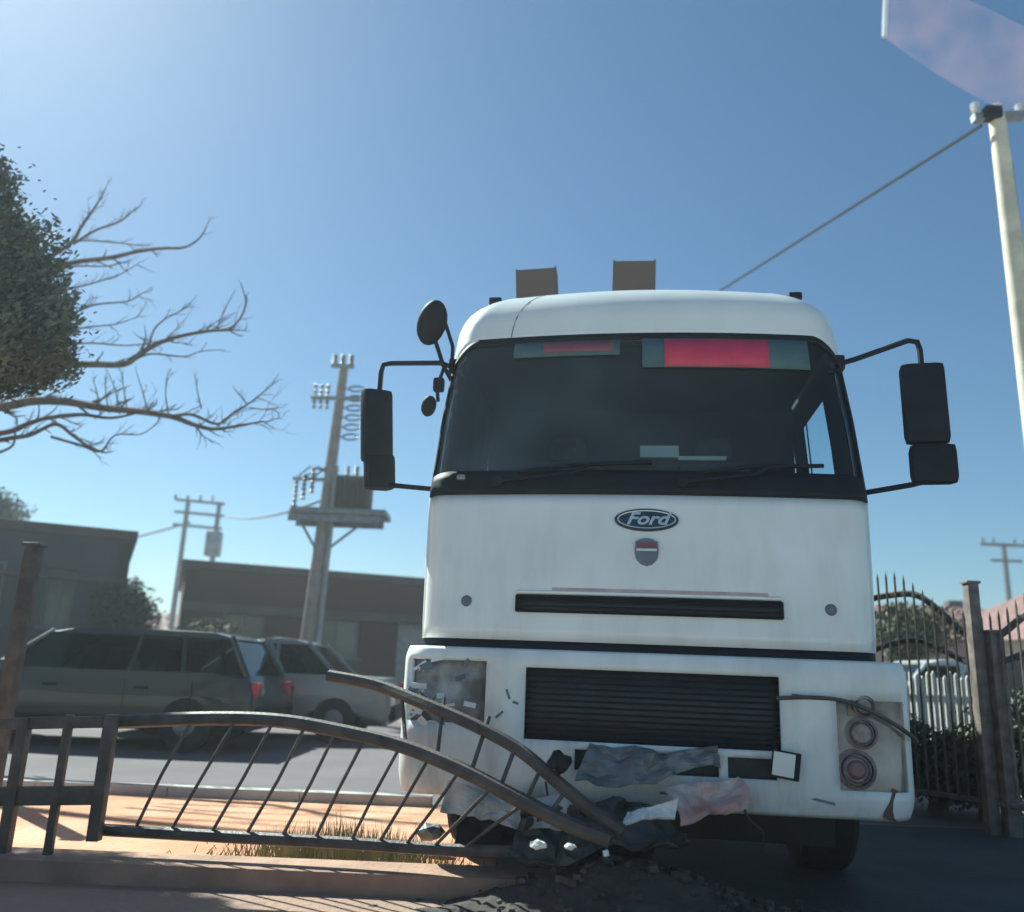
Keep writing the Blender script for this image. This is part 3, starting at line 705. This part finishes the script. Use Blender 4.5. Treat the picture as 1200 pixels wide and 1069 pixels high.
building('brown_building','low brown building with an overhanging roof, between the poles and the truck',(A_.x,21.0,0),(A_.x+9,21+9*.385,0),8,h2-.22,brownw,slab,
   [(1.0,2.0,1.2,2.3),(3.2,4.4,1.2,2.3),(5.4,6.5,0.02,2.3),(7.4,8.6,1.2,2.3)],over=.12,band=[(h2-1.15,.22,.35)])
# distant buildings right
pink=mat('pink_render',(.34,.25,.24),.9,var=.12,scale=.6); tile=mat('red_tiles',(.20,.11,.10),.85,var=.25,scale=3,bump=.4)
def gable(name,label,c,w,dp,h,rh,mt,rz,wins):
    e=thing(name,c,label,'house',rz)
    p0,dd=wall(e,(-w/2,-dp/2,0),(w/2,-dp/2,0),0,h,wins,mt); windows(e,p0,dd,wins,M['wframe'],M['pane'],Vector((0,-1,0)))
    wall(e,(w/2,-dp/2,0),(w/2,dp/2,0),0,h-.003,[],mt); wall(e,(w/2,dp/2,0),(-w/2,dp/2,0),0,h,[],mt); wall(e,(-w/2,dp/2,0),(-w/2,-dp/2,0),0,h-.003,[],mt)
    q=MB(); o=.4
    v=[q.bm.verts.new(x) for x in ((-w/2-o,-dp/2-o,h),(w/2+o,-dp/2-o,h),(w/2+o,dp/2+o,h),(-w/2-o,dp/2+o,h),(-w/4,0,h+rh),(w/4,0,h+rh))]
    for f in ((0,1,5,4),(1,2,5),(2,3,4,5),(3,0,4),(3,2,1,0)): q.bm.faces.new([v[i] for i in f])
    ro=q.build('roof',tile,e,smooth=False)
    q=MB().box((w*.15,.3,h+rh*.8),(.5,.5,1.0),bev=.02); q.build('chimney',slab,ro,smooth=False)
    return e
p=at(1120,800,30); gable('tiled_house','pink walled house with a red tiled roof behind the right fence',(p.x-.3,31,0),7,7,2.6,1.35,pink,radians(-6),[(1,2.2,.9,2.0),(4.2,5.4,.9,2.0)])
p=at(1215,800,26); gable('tiled_house','cream walled house with a red tiled roof at the right frame edge',(p.x+2,27,0),6,7,2.5,1.6,mat('cream_render',(.5,.44,.36),.9,var=.12),radians(5),[(.8,1.9,.9,2.0),(3.8,4.9,.9,2.0)])
# pale distant houses in the gap on the left
p=at(185,760,60); gable('pale_house','small pale distant house in the gap between two buildings',(p.x,62,0),7,7,2.9,1.3,mat('pale_render',(.75,.75,.75),.9,var=.06),0,[(1,2,.9,2.2),(4,5,.9,2.2)])

# ---------------------------------------------------------------- utility poles
def insul(q,p,n=3,r=.05,h=.05,ax=Vector((0,0,1))):
    pass
def add_insulator(par,p,n,r,h,m='porc'):
    prof=[]
    for i in range(n):
        prof+= [(r*.45,i*h),(r,i*h+h*.25),(r*.9,i*h+h*.4),(r*.45,i*h+h*.6)]
    MB().lathe(prof,p,'Z',12).build('insulator',M[m],par)
YP=18.0
pb=at(355,790,YP); pt=at(403,432,YP)
pole1=thing('utility_pole',(pb.x-.02,YP,0),'grey pole with transformer platform and ring insulators, left of the truck','utility pole')
l=pole1.location.copy(); pt_=pt-l; 
ax0=Vector((0,0,0)); ax1=Vector((pt_.x,0,pt_.z))
def onp(z): return ax0.lerp(ax1,z/ax1.z)
MB().tube([ax0,onp(3),ax1],[.17,.15,.10],10).build('pole_shaft',M['concrete'],pole1)
MB().tube([onp(.1)+Vector((.25,-.05,0)),onp(3.6)+Vector((.18,-.05,0)),onp(5.2)+Vector((.12,-.05,0))],.06,6).build('conduit',M['galv'],pole1)
zt=pt_.z
for k_,(dx,zz) in enumerate(((-.30,zt-.75),(.10,zt+.0))):
    MB().box(onp(zz)+Vector((dx*.0,-.15,0)),(1.2 if k_==0 else .5,.08,.08)).build('crossarm',M['galv'],pole1)
for dx in (-.52,-.38,-.24): add_insulator(pole1,onp(zt-.75)+Vector((dx,-.15,-.25)),5,.05,.12)
for dx in (-.18,.0,.18): add_insulator(pole1,onp(zt)+Vector((dx,-.15,.05)),3,.07,.08)
for i in range(6):   # ring insulators down the right side
    c=onp(zt-.50-i*.22)+Vector((.36,-.1,0)); q=MB().tube([c+Vector((.17*cos(a),.08*sin(a),.085*sin(a))) for a in lin(0,2*pi,17)],.022,5,cap=False); q.tube([c+Vector((-.17,0,0)),onp(zt-.50-i*.22)],.015,4); q.build('ring_insulator',M['porc'],pole1)
pz=(at(400,603,YP)-l).z
q=MB().box(onp(pz)+Vector((.36,0,0)),(2.0,.9,.12),bev=.01); q.box(onp(pz-.15)+Vector((.28,.35,0)),(1.9,.08,.15)); q.box(onp(pz-.15)+Vector((.28,-.35,0)),(1.9,.08,.15))
q.tube([onp(pz-.9),onp(pz-.1)+Vector((.9,0,0))],.03,5); q.tube([onp(pz-.9),onp(pz-.1)+Vector((-.55,0,0))],.03,5)
q.build('platform',M['steel'],pole1)
tr=MB().box(onp(pz+.45)+Vector((.58,0,0)),(.72,.6,.72),bev=.05)
for i in range(8): tr.box(onp(pz+.42)+Vector((.27+i*.09,-.36,0)),(.02,.14,.6))
tro=tr.build('transformer',M['rust'],pole1)
for dx in (.38,.58,.78): add_insulator(tro,onp(pz+.81)+Vector((dx,0,0)),4,.06,.07)
for i,dx in enumerate((-.62,-.45,-.28)):
    add_insulator(pole1,onp(pz+.1)+Vector((dx,-.2,.15*i)),6,.06,.10)
    MB().tube([onp(pz+.75)+Vector((dx,-.2,0)),onp(pz+1.0)+Vector((dx+.2,-.1,0)),onp(pz+.9)+Vector((0,0,0))],.018,4).build('jumper_wire',M['cable'],pole1)
MB().box(onp(pz+.72)+Vector((-.35,-.1,0)),(.8,.07,.07)).build('crossarm',M['galv'],pole1)
# H-frame in the distance
YH=34
ph=thing('double_pole',(at(238,650,YH).x,YH,0),'distant double pole with crossbars and hanging transformer above the brown building','utility pole'); l=ph.location.copy()
xa=at(219,600,YH).x-l.x; xb=at(256,600,YH).x-l.x; zt2=at(240,588,YH).z
for x in (xa,xb): MB().tube([(x,0,0),(x,0,zt2)],[.13,.09],7).build('pole_shaft',M['steel'],ph)
for v in (589,603,618): MB().box(((xa+xb)/2-.1,-.1,at(240,v,YH).z),(xb-xa+.7,.1,.1),Matrix.Rotation(radians(3),3,'Y')).build('crossarm',M['steel'],ph)
MB().box((xb,-.1,at(250,638,YH).z),(.55,.5,1.0),bev=.06).build('transformer',M['galv'],ph)
for dx in (-.5,0,.5,1.0): add_insulator(ph,Vector((xa+dx,-.1,zt2+.02)),3,.08,.08)
# right pale pole
YR=9.0
pt=at(1168,136,YR); pbm=at(1201,400,YR)
sl_=(pbm.x-pt.x)/(pt.z-pbm.z); bx0=pt.x+sl_*pt.z
pr=thing('utility_pole',(bx0,YR,0),'pale cream pole with insulators at its top, upper right corner','utility pole'); l=pr.location.copy()
tp_=Vector((pt.x-bx0,0,pt.z))
MB().tube([(0,0,0),tp_*.5,tp_],[.15,.125,.092],12).build('pole_shaft',M['paleconc'],pr)
MB().tube([tp_*.2+Vector((.14,0.05,0)),tp_*.92+Vector((.12,.05,0))],.035,6).build('conduit',M['rust'],pr)
MB().box(tp_+Vector((0,-.02,-.03)),(.62,.10,.09),Matrix.Rotation(radians(-6),3,'Y')).build('crossarm',M['galv'],pr)
MB().box(tp_+Vector((-.10,-.06,-.02)),(.20,.16,.15),bev=.02).build('clamp',M['black'],pr)
for dx,mm in ((-.27,'porcw'),(.0,'porcw'),(.27,'porcw')): add_insulator(pr,tp_+Vector((dx,-.02,.02)),3,.055,.05,mm)
# far right distant pole
YF=40; b0=at(1182,700,YF); 
pf=thing('utility_pole',(b0.x,YF,0),'distant thin dark pole with two crossarms, far right','utility pole'); zt3=at(1182,637,YF).z
MB().tube([(0,0,0),(0,0,zt3)],[.16,.12],8).build('pole_shaft',M['steel'],pf)
MB().box((0,-.1,zt3-.1),(2.3,.12,.14)).build('crossarm',M['steel'],pf); MB().box((0,-.1,zt3-.85),(1.5,.1,.12)).build('crossarm',M['steel'],pf)
for dx in (-1,-.5,.5,1): add_insulator(pf,Vector((dx,-.1,zt3)),3,.07,.08)
# cables
def cable(p,q_,sag,r,label,n=24):
    p=Vector(p);q_=Vector(q_); pts=[p.lerp(q_,t)-Vector((0,0,sag*4*t*(1-t))) for t in lin(0,1,n)]
    o=MB().tube([x-p for x in pts],r,5).build('power_cable',M['cable'],None,loc=p); tag(o,label,'cable'); return o
cable(at(1150,147,YR),at(640,470,26),.0,.022,'thick dark cable running from the pale pole down behind the truck roof')
cable(at(378,586,YP),at(262,604,YH),.25,.03,'cable from the transformer pole to the distant double pole')
cable(at(222,612,YH),at(60,638,60),.4,.05,'cable running left from the distant double pole')
cable(at(1182,640,YF),at(1400,600,30),.4,.02,'thin wire leaving the distant pole toward the right')

# ---------------------------------------------------------------- vegetation
bark=mat('bark',(.10,.085,.075),.95,var=.3,scale=8,bump=.6)
needle=mat('evergreen_leaves',(.075,.10,.085),.7,var=.4,scale=3,c2=(.13,.15,.11))
leafm=mat('bush_leaves',(.05,.07,.035),.7,var=.4,scale=3,c2=(.10,.12,.06))
def crown(blobs,n,size,core=True,seed=1):
    rnd=random.Random(seed); mb_=MB()
    tot=sum(b[3]**2 for b in blobs)
    for (c,rx,rz_,wgt) in [(b[0],b[1],b[2],b[3]) for b in blobs]:
        k_=int(n*wgt**2/tot)
        for i in range(k_):
            d=Vector((rnd.gauss(0,1),rnd.gauss(0,1),rnd.gauss(0,1))).normalized()
            rr=(rnd.random()**.38); f=1+.35*noise.noise(d*2.3+Vector(c))
            p_=Vector(c)+Vector((d.x*rx,d.y*rx,d.z*rz_))*rr*f
            mb_.leaf(p_,size*rnd.uniform(.6,1.4),rnd)
    return mb_
YE=6.2
def E_(u,v,dy=0): return at(u,v,YE+dy)
et=thing('evergreen_tree',(E_(-130,700).x,YE,0),'dense dark evergreen crown filling the left edge of the sky','tree'); KE=6.2/8.5; l=et.location.copy()
cen=[(-70,330,0,1.35,1.3,1.3),(10,400,-.3,.62,.45,.6),(0,300,.2,.62,.6,.6),(30,350,.1,.5,.6,.5),(-10,235,0,.35,.5,.35),(45,415,.2,.42,.33,.42),(-40,420,0,.9,.35,.8),(-80,230,.3,.8,.8,.8),(52,385,-.2,.33,.4,.33),(-20,200,0,.26,.36,.26)]
bl=[(E_(u,v,dy*KE)-l,rx*KE,rz_*KE,w) for u,v,dy,rx,rz_,w in cen]
cm=crown(bl,50000,.026,seed=3)
rq=random.Random(8)
for i in range(3000):
    b_q=rq.choice(bl); d_q=Vector((rq.gauss(0,1),rq.gauss(0,1),rq.gauss(0,1))).normalized(); f_q=1+.5*noise.noise(d_q*4+b_q[0])+abs(rq.gauss(0,.10))-.05
    if noise.noise(d_q*6+b_q[0])>-.05: cm.leaf(b_q[0]+Vector((d_q.x*b_q[1],d_q.y*b_q[1],d_q.z*b_q[2]))*f_q,.022,rq)
cm.build('crown',needle,et,smooth=False,recalc=False)
tk=MB().tube([(0,0,0),(.04,0,1.2),(.08,.04,2.2),(.2,0,3.7)],[.2,.17,.13,.04],10)
for u,v in ((0,400),(10,320),(-40,250),(40,390)): tk.tube([(.08,.04,2.2),(E_(-40,430)-l)*1.0,E_(u,v)-l],[.08,.05,.02],6)
tk.build('trunk',bark,et)
# bare tree
YB=10.0
bt=thing('bare_tree',(at(-150,700,YB).x,YB+.5,0),'leafless tree with long twisting branches reaching right past the evergreen','tree'); l=bt.location.copy()
tb=MB(); rnd=random.Random(11)
def W(u,v,dy=0): return at(u,v,YB+dy)-l
def twig(q,p,d,length,r,depth):
    pts=[p]; dd=Vector(d); k_=5
    for i in range(k_):
        dd=(dd+Vector((rnd.uniform(-.28,.28),rnd.uniform(-.3,.3),rnd.uniform(-.22,.30)))).normalized(); pts.append(pts[-1]+dd*length/k_)
    q.tube(pts,[r*(1-.16*i) for i in range(k_+1)],4)
    if depth>0:
        for i in range(1,k_+1):
            if rnd.random()<.75: twig(q,pts[i],(dd+Vector((rnd.uniform(-.9,.9),rnd.uniform(-.7,.7),rnd.uniform(-.7,.9)))).normalized(),length*.55,r*.55,depth-1)
def limb(uv,r0,r1,y0=0,y1=0,tw=.6,dens=1.0,first=True):
    n_=len(uv); pts=bez([W(u,v,y0+(y1-y0)*i/(n_-1)+rnd.uniform(-.08,.08)) for i,(u,v) in enumerate(uv)],8)
    k_=len(pts); q=tb
    q.tube(pts,[r0+(r1-r0)*i/(k_-1) for i in range(k_)],6)
    for i in range(2,k_):
        if rnd.random()<.5*dens:
            t=(pts[i]-pts[i-1]).normalized(); r=r0+(r1-r0)*i/(k_-1)
            side=Vector((rnd.uniform(-.1,.5),rnd.uniform(-.6,.6),rnd.choice((-1,1,1))*rnd.uniform(.4,1)))
            twig(q,pts[i],(t+side).normalized(),tw*rnd.uniform(.35,.9),max(.006,r*.45),1 if rnd.random()<.6 else 0)
    twig(q,pts[-1],(pts[-1]-pts[-2]).normalized(),tw*.5,r1*.8,1)
TRK=(-150,470)
limb([(-150,480),(-60,478),(0,477),(40,470),(80,471),(120,478),(160,482),(200,488),(225,497),(250,503),(280,499),(308,494)],.075,.011,.5,-.3,.5,1.1)
limb([(200,488),(225,486),(255,497),(275,483),(293,472),(308,460),(318,452)],.022,.007,0,.1,.3,1)
limb([(290,474),(275,456)],.010,.005,0,0,.15,1); limb([(292,478),(312,480),(326,478)],.010,.005,0,0,.2,1)
limb([(-150,440),(-20,440),(60,428),(110,427),(145,427),(160,418),(182,404),(212,394),(245,388),(268,387)],.06,.016,.4,-.2,.4,.9)
limb([(268,387),(281,374),(288,355),(283,334)],.016,.006,-.2,-.1,.25,1.4); limb([(268,387),(279,393)],.012,.006,-.2,-.2,.1,1)
limb([(174,407),(181,386),(195,373),(212,364),(226,352)],.014,.005,0,.2,.2,1)
limb([(254,386),(260,370),(272,346)],.010,.005,0,.2,.2,1)
limb([(150,427),(175,415),(215,418),(235,412),(258,410)],.014,.005,0,.3,.25,1.2)
limb([(-120,400),(-20,340),(40,322),(85,308),(130,302),(160,295),(190,291),(216,290),(234,279),(243,263)],.05,.007,.3,0,.3,.7)
limb([(60,318),(90,312),(125,312),(150,306)],.016,.006,0,.2,.25,1.2)
limb([(-60,350),(40,310),(82,286),(95,266),(110,245),(118,232),(124,220)],.035,.006,.3,.1,.3,1)
limb([(86,286),(112,270),(140,260),(155,248),(163,243)],.018,.006,.1,.2,.3,1.1)
limb([(60,300),(90,283),(130,284),(165,288)],.016,.006,.1,.2,.25,1)
limb([(30,350),(75,340),(105,333),(140,322),(160,310)],.018,.005,.1,.3,.3,1.2)
limb([(40,380),(85,367),(112,357),(150,353),(168,343)],.022,.006,.1,.2,.3,1.1)
limb([(60,392),(100,384),(135,380),(160,372)],.016,.005,.1,.3,.3,1.2)
limb([(70,405),(105,402),(150,405),(185,400)],.016,.006,.1,.3,.3,1.2)
limb([(-120,520),(0,508),(30,498),(55,490),(95,486),(130,490),(165,483)],.045,.012,.3,0,.4,.9)
limb([(-100,540),(0,516),(35,510),(65,497),(85,510),(105,524),(122,530)],.035,.014,.3,0,.3,.9)
limb([(0,530),(15,522),(18,505)],.02,.008,.3,.2,.2,1)
limb([(60,512),(95,522),(118,529),(135,510),(165,509),(182,498)],.018,.006,.1,.0,.3,1)
for u in (118,128,140,150,172,198,236): limb([(u,478+rnd.uniform(0,10)),(u-4,462),(u-6+rnd.uniform(-8,6),440+rnd.uniform(-6,8))],.010,.004,0,.1,.2,1)
tb.build('branches',bark,bt)
q=MB().tube([(0,0,0),W(-150,700,.5),W(-148,560,.5),W(-150,470,.5),W(-130,380,.4),W(-100,280,.4)],[.2,.18,.16,.13,.09,.05],10); q.build('trunk',bark,bt)
# bush / tree beside grey building
def bush(name,label,u,v,Y,rx,rz_,n,size,seed,m=leafm,cat='bush',blobs=None):
    p=at(u,v,Y); e=thing(name,(p.x,Y,0),label,cat)
    rd=random.Random(seed); bl=[(Vector((rd.uniform(-.4,.4)*rx,rd.uniform(-.4,.4)*rx,p.z+rd.uniform(-.5,.35)*rz_)),rx*rd.uniform(.45,.75),rz_*rd.uniform(.45,.7),rx) for _ in range(7)]
    crown(bl,n,size,seed=seed).build('crown',m,e,smooth=False,recalc=False)
    q=MB().tube([(0,0,0),(.03,0,p.z*.6),(0,.02,p.z)],[.09*rx+.02,.06*rx+.02,.03],7)
    for k_ in range(4): q.tube([(0,0,p.z*.5),bl[k_][0]],[.03,.012],5)
    q.build('trunk',bark,e); return e
bush('leafy_tree','dark rounded tree leaning out from the right corner of the grey building',140,722,17.3,.75,.95,9000,.045,5,cat='tree')
bush('shrub','low shrub in the gap between the grey and brown buildings',170,760,19,1.1,.55,4000,.05,6)
bush('shrub','low shrub against the brown building, behind the silver car',240,752,18,1.0,.7,4000,.05,8)
bush('treetop','small dark treetop rising behind the grey building roof, far left',-6,590,24,1.2,.9,5000,.06,9,needle,'tree')
bush('shrub','dark shrub at the foot of the right fence beside the truck',1095,890,7.6,.75,.36,7000,.035,10)
bush('shrub','dark shrub below the twin posts on the right',1150,890,7.3,.5,.36,5000,.035,12)
bush('shrub','olive green shrub at the far right, beyond the fence posts',1205,850,8.2,.5,.4,4000,.035,13)
bush('leafy_tree','olive green tree seen between the arched rails of the right fence',1068,735,14,.75,.6,4500,.05,14,cat='tree')
# grass tufts beyond fence
gm=MB(); rd=random.Random(4)
cgr=on_z(430,975,0)
for i in range(1300):
    t=rd.random(); x=cgr.x+rd.gauss(.05,.32); y=4.62+abs(rd.gauss(0,.28)); h=rd.uniform(.05,.20)*math.exp(-((x-cgr.x)/.6)**2)+.02
    b0=Vector((x,y,0)); dx=Vector((rd.uniform(-.05,.05),rd.uniform(-.05,.05),h)); w=Vector((rd.uniform(.003,.006),0,0))
    v=[gm.bm.verts.new(b0-w),gm.bm.verts.new(b0+w),gm.bm.verts.new(b0+dx)]; gm.bm.faces.new(v)
tag(gm.build('grass',mat('dry_grass',(.16,.17,.07),.9,var=.3,scale=10,c2=(.30,.27,.13)),smooth=False,recalc=False),'dry green and yellow grass tufts behind the bent fence','grass',kind='stuff')

pw=mat('pale_picket',(.58,.56,.52),.8,var=.15,scale=6)
xa_=at(1060,830,9).x; xb_=at(1160,830,9).x
pf_=thing('picket_fence',((xa_+xb_)/2,9,0),'low pale picket fence standing behind the dark arched fence panel','fence'); l=pf_.location.copy()
for i in range(15):
    x=xa_+(xb_-xa_)*(i+.5)/15-l.x; z_=1.17+.03*sin(i*1.7)
    q=MB(); q.prism([(x-.018,.05),(x+.018,.05),(x+.018,z_-.03),(x,z_),(x-.018,z_-.03)],-.01,.01); q.build('picket',pw,pf_,smooth=False)
for z in (.35,.95): MB().box((0,.025,z),(xb_-xa_,.02,.05)).build('rail',pw,pf_)
# ---------------------------------------------------------------- debris
def sheet(name,label,cat,m,pts,n=14,amp=.03,seed=1,thick=.006):
    "crumpled sheet spanned by 4 corners"
    a,b,c,d=[Vector(p) for p in pts]; o=(a+b+c+d)/4
    def f(u,v):
        p=a*(1-u)*(1-v)+b*u*(1-v)+c*u*v+d*(1-u)*v
        nn=noise.noise_vector(p*5+Vector((seed,0,0)))
        rg=abs(noise.noise(p*9+Vector((seed*3,0,0)))); r2=abs(noise.noise(p*17+Vector((0,seed*3,0))))
        return p-o+nn*amp+Vector((.2,-1,.5))*amp*(1.6*rg+.7*r2)
    q=MB().grid(f,lin(0,1,n),lin(0,1,max(6,n//2))); bmesh.ops.triangulate(q.bm,faces=q.bm.faces[:]); ob=q.build(name,m,None,smooth=False,loc=o,solid=thick,offset=0); return tag(ob,label,cat)
crum=mat('crumpled_grey',(.16,.175,.19),.5,.3,var=.3,scale=7,bump=.3)
# hanging grey arch shaped panel
sheet('crumpled_panel','dented grey metal sheet hanging below the centre of the bumper','panel',crum,[T(-.32,-.10,.50),T(.30,-.07,.57),T(.26,-.03,.65),T(-.30,-.02,.66)],16,.06,3)
sheet('crumpled_panel','crushed dark metal sheet under the folded end of the fence','panel',mat('crushed_dark',(.06,.065,.07),.6,.3,var=.3,scale=8),[T(-.62,-.30,.20),T(.10,-.35,.22),T(.05,-.05,.40),T(-.62,-.04,.42)],20,.10,7)
sheet('bumper_fragment','white broken bumper strip with a rounded end, lying at centre','fragment',M['bumper'],[T(-.12,-.36,.39),T(.10,-.38,.43),T(.11,-.33,.50),T(-.11,-.32,.44)],12,.03,9,.012)
frag=sheet('bumper_fragment','pale broken piece with red smears jutting from the lower bumper','fragment',mat('smeared_paint',(.62,.52,.50),.5,var=.1,scale=5,c2=(.40,.17,.14)),[T(.10,-.24,.37),T(.44,-.14,.45),T(.40,-.07,.55),T(.06,-.14,.48)],18,.05,12,.012)
sheet('crumpled_panel','pale torn strip below the left end of the bumper','panel',mat('torn_pale',(.42,.42,.42),.6,var=.3,scale=9),[T(-1.0,-.06,.34),T(-.38,-.20,.30),T(-.30,-.12,.40),T(-.98,-.02,.46)],16,.05,15)
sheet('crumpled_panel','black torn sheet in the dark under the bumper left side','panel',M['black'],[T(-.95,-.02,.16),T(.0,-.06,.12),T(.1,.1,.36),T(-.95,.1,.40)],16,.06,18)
def chunk(name,label,cat,m,p,s,seed,group=None):
    rd_=random.Random(seed); q=MB()
    bmesh.ops.create_icosphere(q.bm,subdivisions=2,radius=1)
    for v in q.bm.verts:
        f=1+.45*noise.noise(v.co*1.6+Vector((seed,0,0))); v.co=Vector((v.co.x*s[0],v.co.y*s[1],v.co.z*s[2]))*f
    o=q.build(name,m,None,smooth=False,loc=p); return tag(o,label,cat,group)
Mp=M['paper']
chunk('broken_shard','white shard on the ground, left one of the three under the bumper','shard',Mp,at(630,990,3.80),(.035,.02,.018),1,'white shards below the fence end')
chunk('broken_shard','white shard on the ground, middle one of the three under the bumper','shard',Mp,at(668,992,3.80),(.022,.02,.014),2,'white shards below the fence end')
chunk('broken_shard','smallest white shard, right one of the three under the bumper','shard',Mp,at(710,1000,3.80),(.015,.012,.014),3,'white shards below the fence end')
chunk('rubble_lump','dark lump of broken plastic on top of the folded fence','rubble',M['black'],at(655,893,4.0),(.05,.04,.045),4)
chunk('rubble_lump','grey stone lump beside the bumper left corner','rubble',crum,on_z(505,975,.12),(.07,.05,.045),5)
for i,(p_,lab) in enumerate((([T(-.5,.02,.50),T(-.46,-.1,.38),T(-.40,-.16,.30),T(-.30,-.22,.26)],'thin black wire hanging under the bumper, left of centre'),([T(.42,.02,.50),T(.45,-.05,.40),T(.52,-.04,.33),T(.50,-.0,.22)],'thin black wire hanging under the bumper, right of centre'))):
    q=MB().tube(bez(p_),.006,5); tag(q.build('hanging_wire',M['cable']),lab,'wire')
# bed of small rubble the shards lie on
rb=MB(); rd=random.Random(21)
for i in range(260):
    x=rd.gauss(.08,.36); y=rd.uniform(-.6,.15); s=rd.uniform(.006,.026)
    hh=.22*math.exp(-((x+.1)/.55)**2)*math.exp(-((y+.28)/.3)**2)
    p=T(x,y,.01+hh); rb.box(p,(s*1.6,s*1.3,s),Matrix.Rotation(rd.uniform(0,3),3,'Z')@Matrix.Rotation(rd.uniform(-.6,.6),3,'X'))
mo=MB().grid(lambda x,y: T(x,y,-.02+.24*math.exp(-((x+.1)/.55)**2)*math.exp(-((y+.28)/.3)**2)+.03*noise.noise(Vector((x*8,y*8,0)))+.012*noise.noise(Vector((x*25,y*25,3)))) ,lin(-1.3,1.4,90),lin(-1.0,.6,60))
tag(mo.build('soil_mound',mat('dark_soil',(.06,.05,.046),.95,var=.3,scale=6,bump=.6)),'low mound of churned dark soil in front of the truck','soil',kind='stuff')
tag(rb.build('rubble',mat('rubble_mix',(.07,.06,.058),.9,var=.4,scale=9),smooth=False),'small broken stones scattered in front of the truck','rubble',kind='stuff')

# ---------------------------------------------------------------- pale pinkish streak built as a translucent sheet
bm_=bpy.data.materials.new('sheer_tint'); bm_.use_nodes=True; n_=bm_.node_tree; n_.nodes.clear()
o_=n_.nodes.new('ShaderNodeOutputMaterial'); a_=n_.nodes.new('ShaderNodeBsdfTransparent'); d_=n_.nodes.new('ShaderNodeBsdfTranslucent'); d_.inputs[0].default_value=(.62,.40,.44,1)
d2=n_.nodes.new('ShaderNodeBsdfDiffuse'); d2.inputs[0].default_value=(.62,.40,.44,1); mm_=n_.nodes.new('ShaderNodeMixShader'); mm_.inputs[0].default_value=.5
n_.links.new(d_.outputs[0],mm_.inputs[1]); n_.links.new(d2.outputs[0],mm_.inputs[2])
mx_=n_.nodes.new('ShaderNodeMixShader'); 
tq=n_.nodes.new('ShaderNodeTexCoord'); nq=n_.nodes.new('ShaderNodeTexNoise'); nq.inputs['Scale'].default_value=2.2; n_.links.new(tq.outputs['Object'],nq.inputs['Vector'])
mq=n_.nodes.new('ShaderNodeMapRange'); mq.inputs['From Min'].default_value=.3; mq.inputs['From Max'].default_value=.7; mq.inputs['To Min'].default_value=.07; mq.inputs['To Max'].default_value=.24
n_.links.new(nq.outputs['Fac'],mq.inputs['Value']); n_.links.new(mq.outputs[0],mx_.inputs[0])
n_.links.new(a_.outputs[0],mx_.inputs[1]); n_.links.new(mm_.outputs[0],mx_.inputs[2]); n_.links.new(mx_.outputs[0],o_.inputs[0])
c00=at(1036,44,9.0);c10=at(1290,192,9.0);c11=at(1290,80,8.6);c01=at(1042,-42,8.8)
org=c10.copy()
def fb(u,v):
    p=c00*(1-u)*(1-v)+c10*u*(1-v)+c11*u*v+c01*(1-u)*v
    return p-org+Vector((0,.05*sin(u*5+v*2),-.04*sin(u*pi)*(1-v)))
q=MB().grid(fb,lin(0,1,40),lin(0,1,16)); bo_=q.build('sheer_streak',bm_,None,loc=org); tag(bo_,'sheer pinkish streak built as a translucent sheet near the pale pole top','banner')
q=MB().tube([fb(0,v)+Vector((0,-.01,0)) for v in lin(0,1,14)],.035,6); q.build('edge_strip',mat('pale_strip',(.8,.82,.85),.8,var=.05),bo_)

# ---------------------------------------------------------------- air
hb=MB().box((-5,32,3.4),(130,86,9.0))
hm=bpy.data.materials.new('haze_air'); hm.use_nodes=True; hn=hm.node_tree; hn.nodes.clear()
ho_=hn.nodes.new('ShaderNodeOutputMaterial'); pv=hn.nodes.new('ShaderNodeVolumePrincipled'); pv.inputs['Density'].default_value=.0025
pv.inputs['Color'].default_value=(.88,.93,.97,1); pv.inputs['Anisotropy'].default_value=.4
hn.links.new(pv.outputs[0],ho_.inputs['Volume'])
tag(hb.build('haze',hm,smooth=False),kind='stuff')
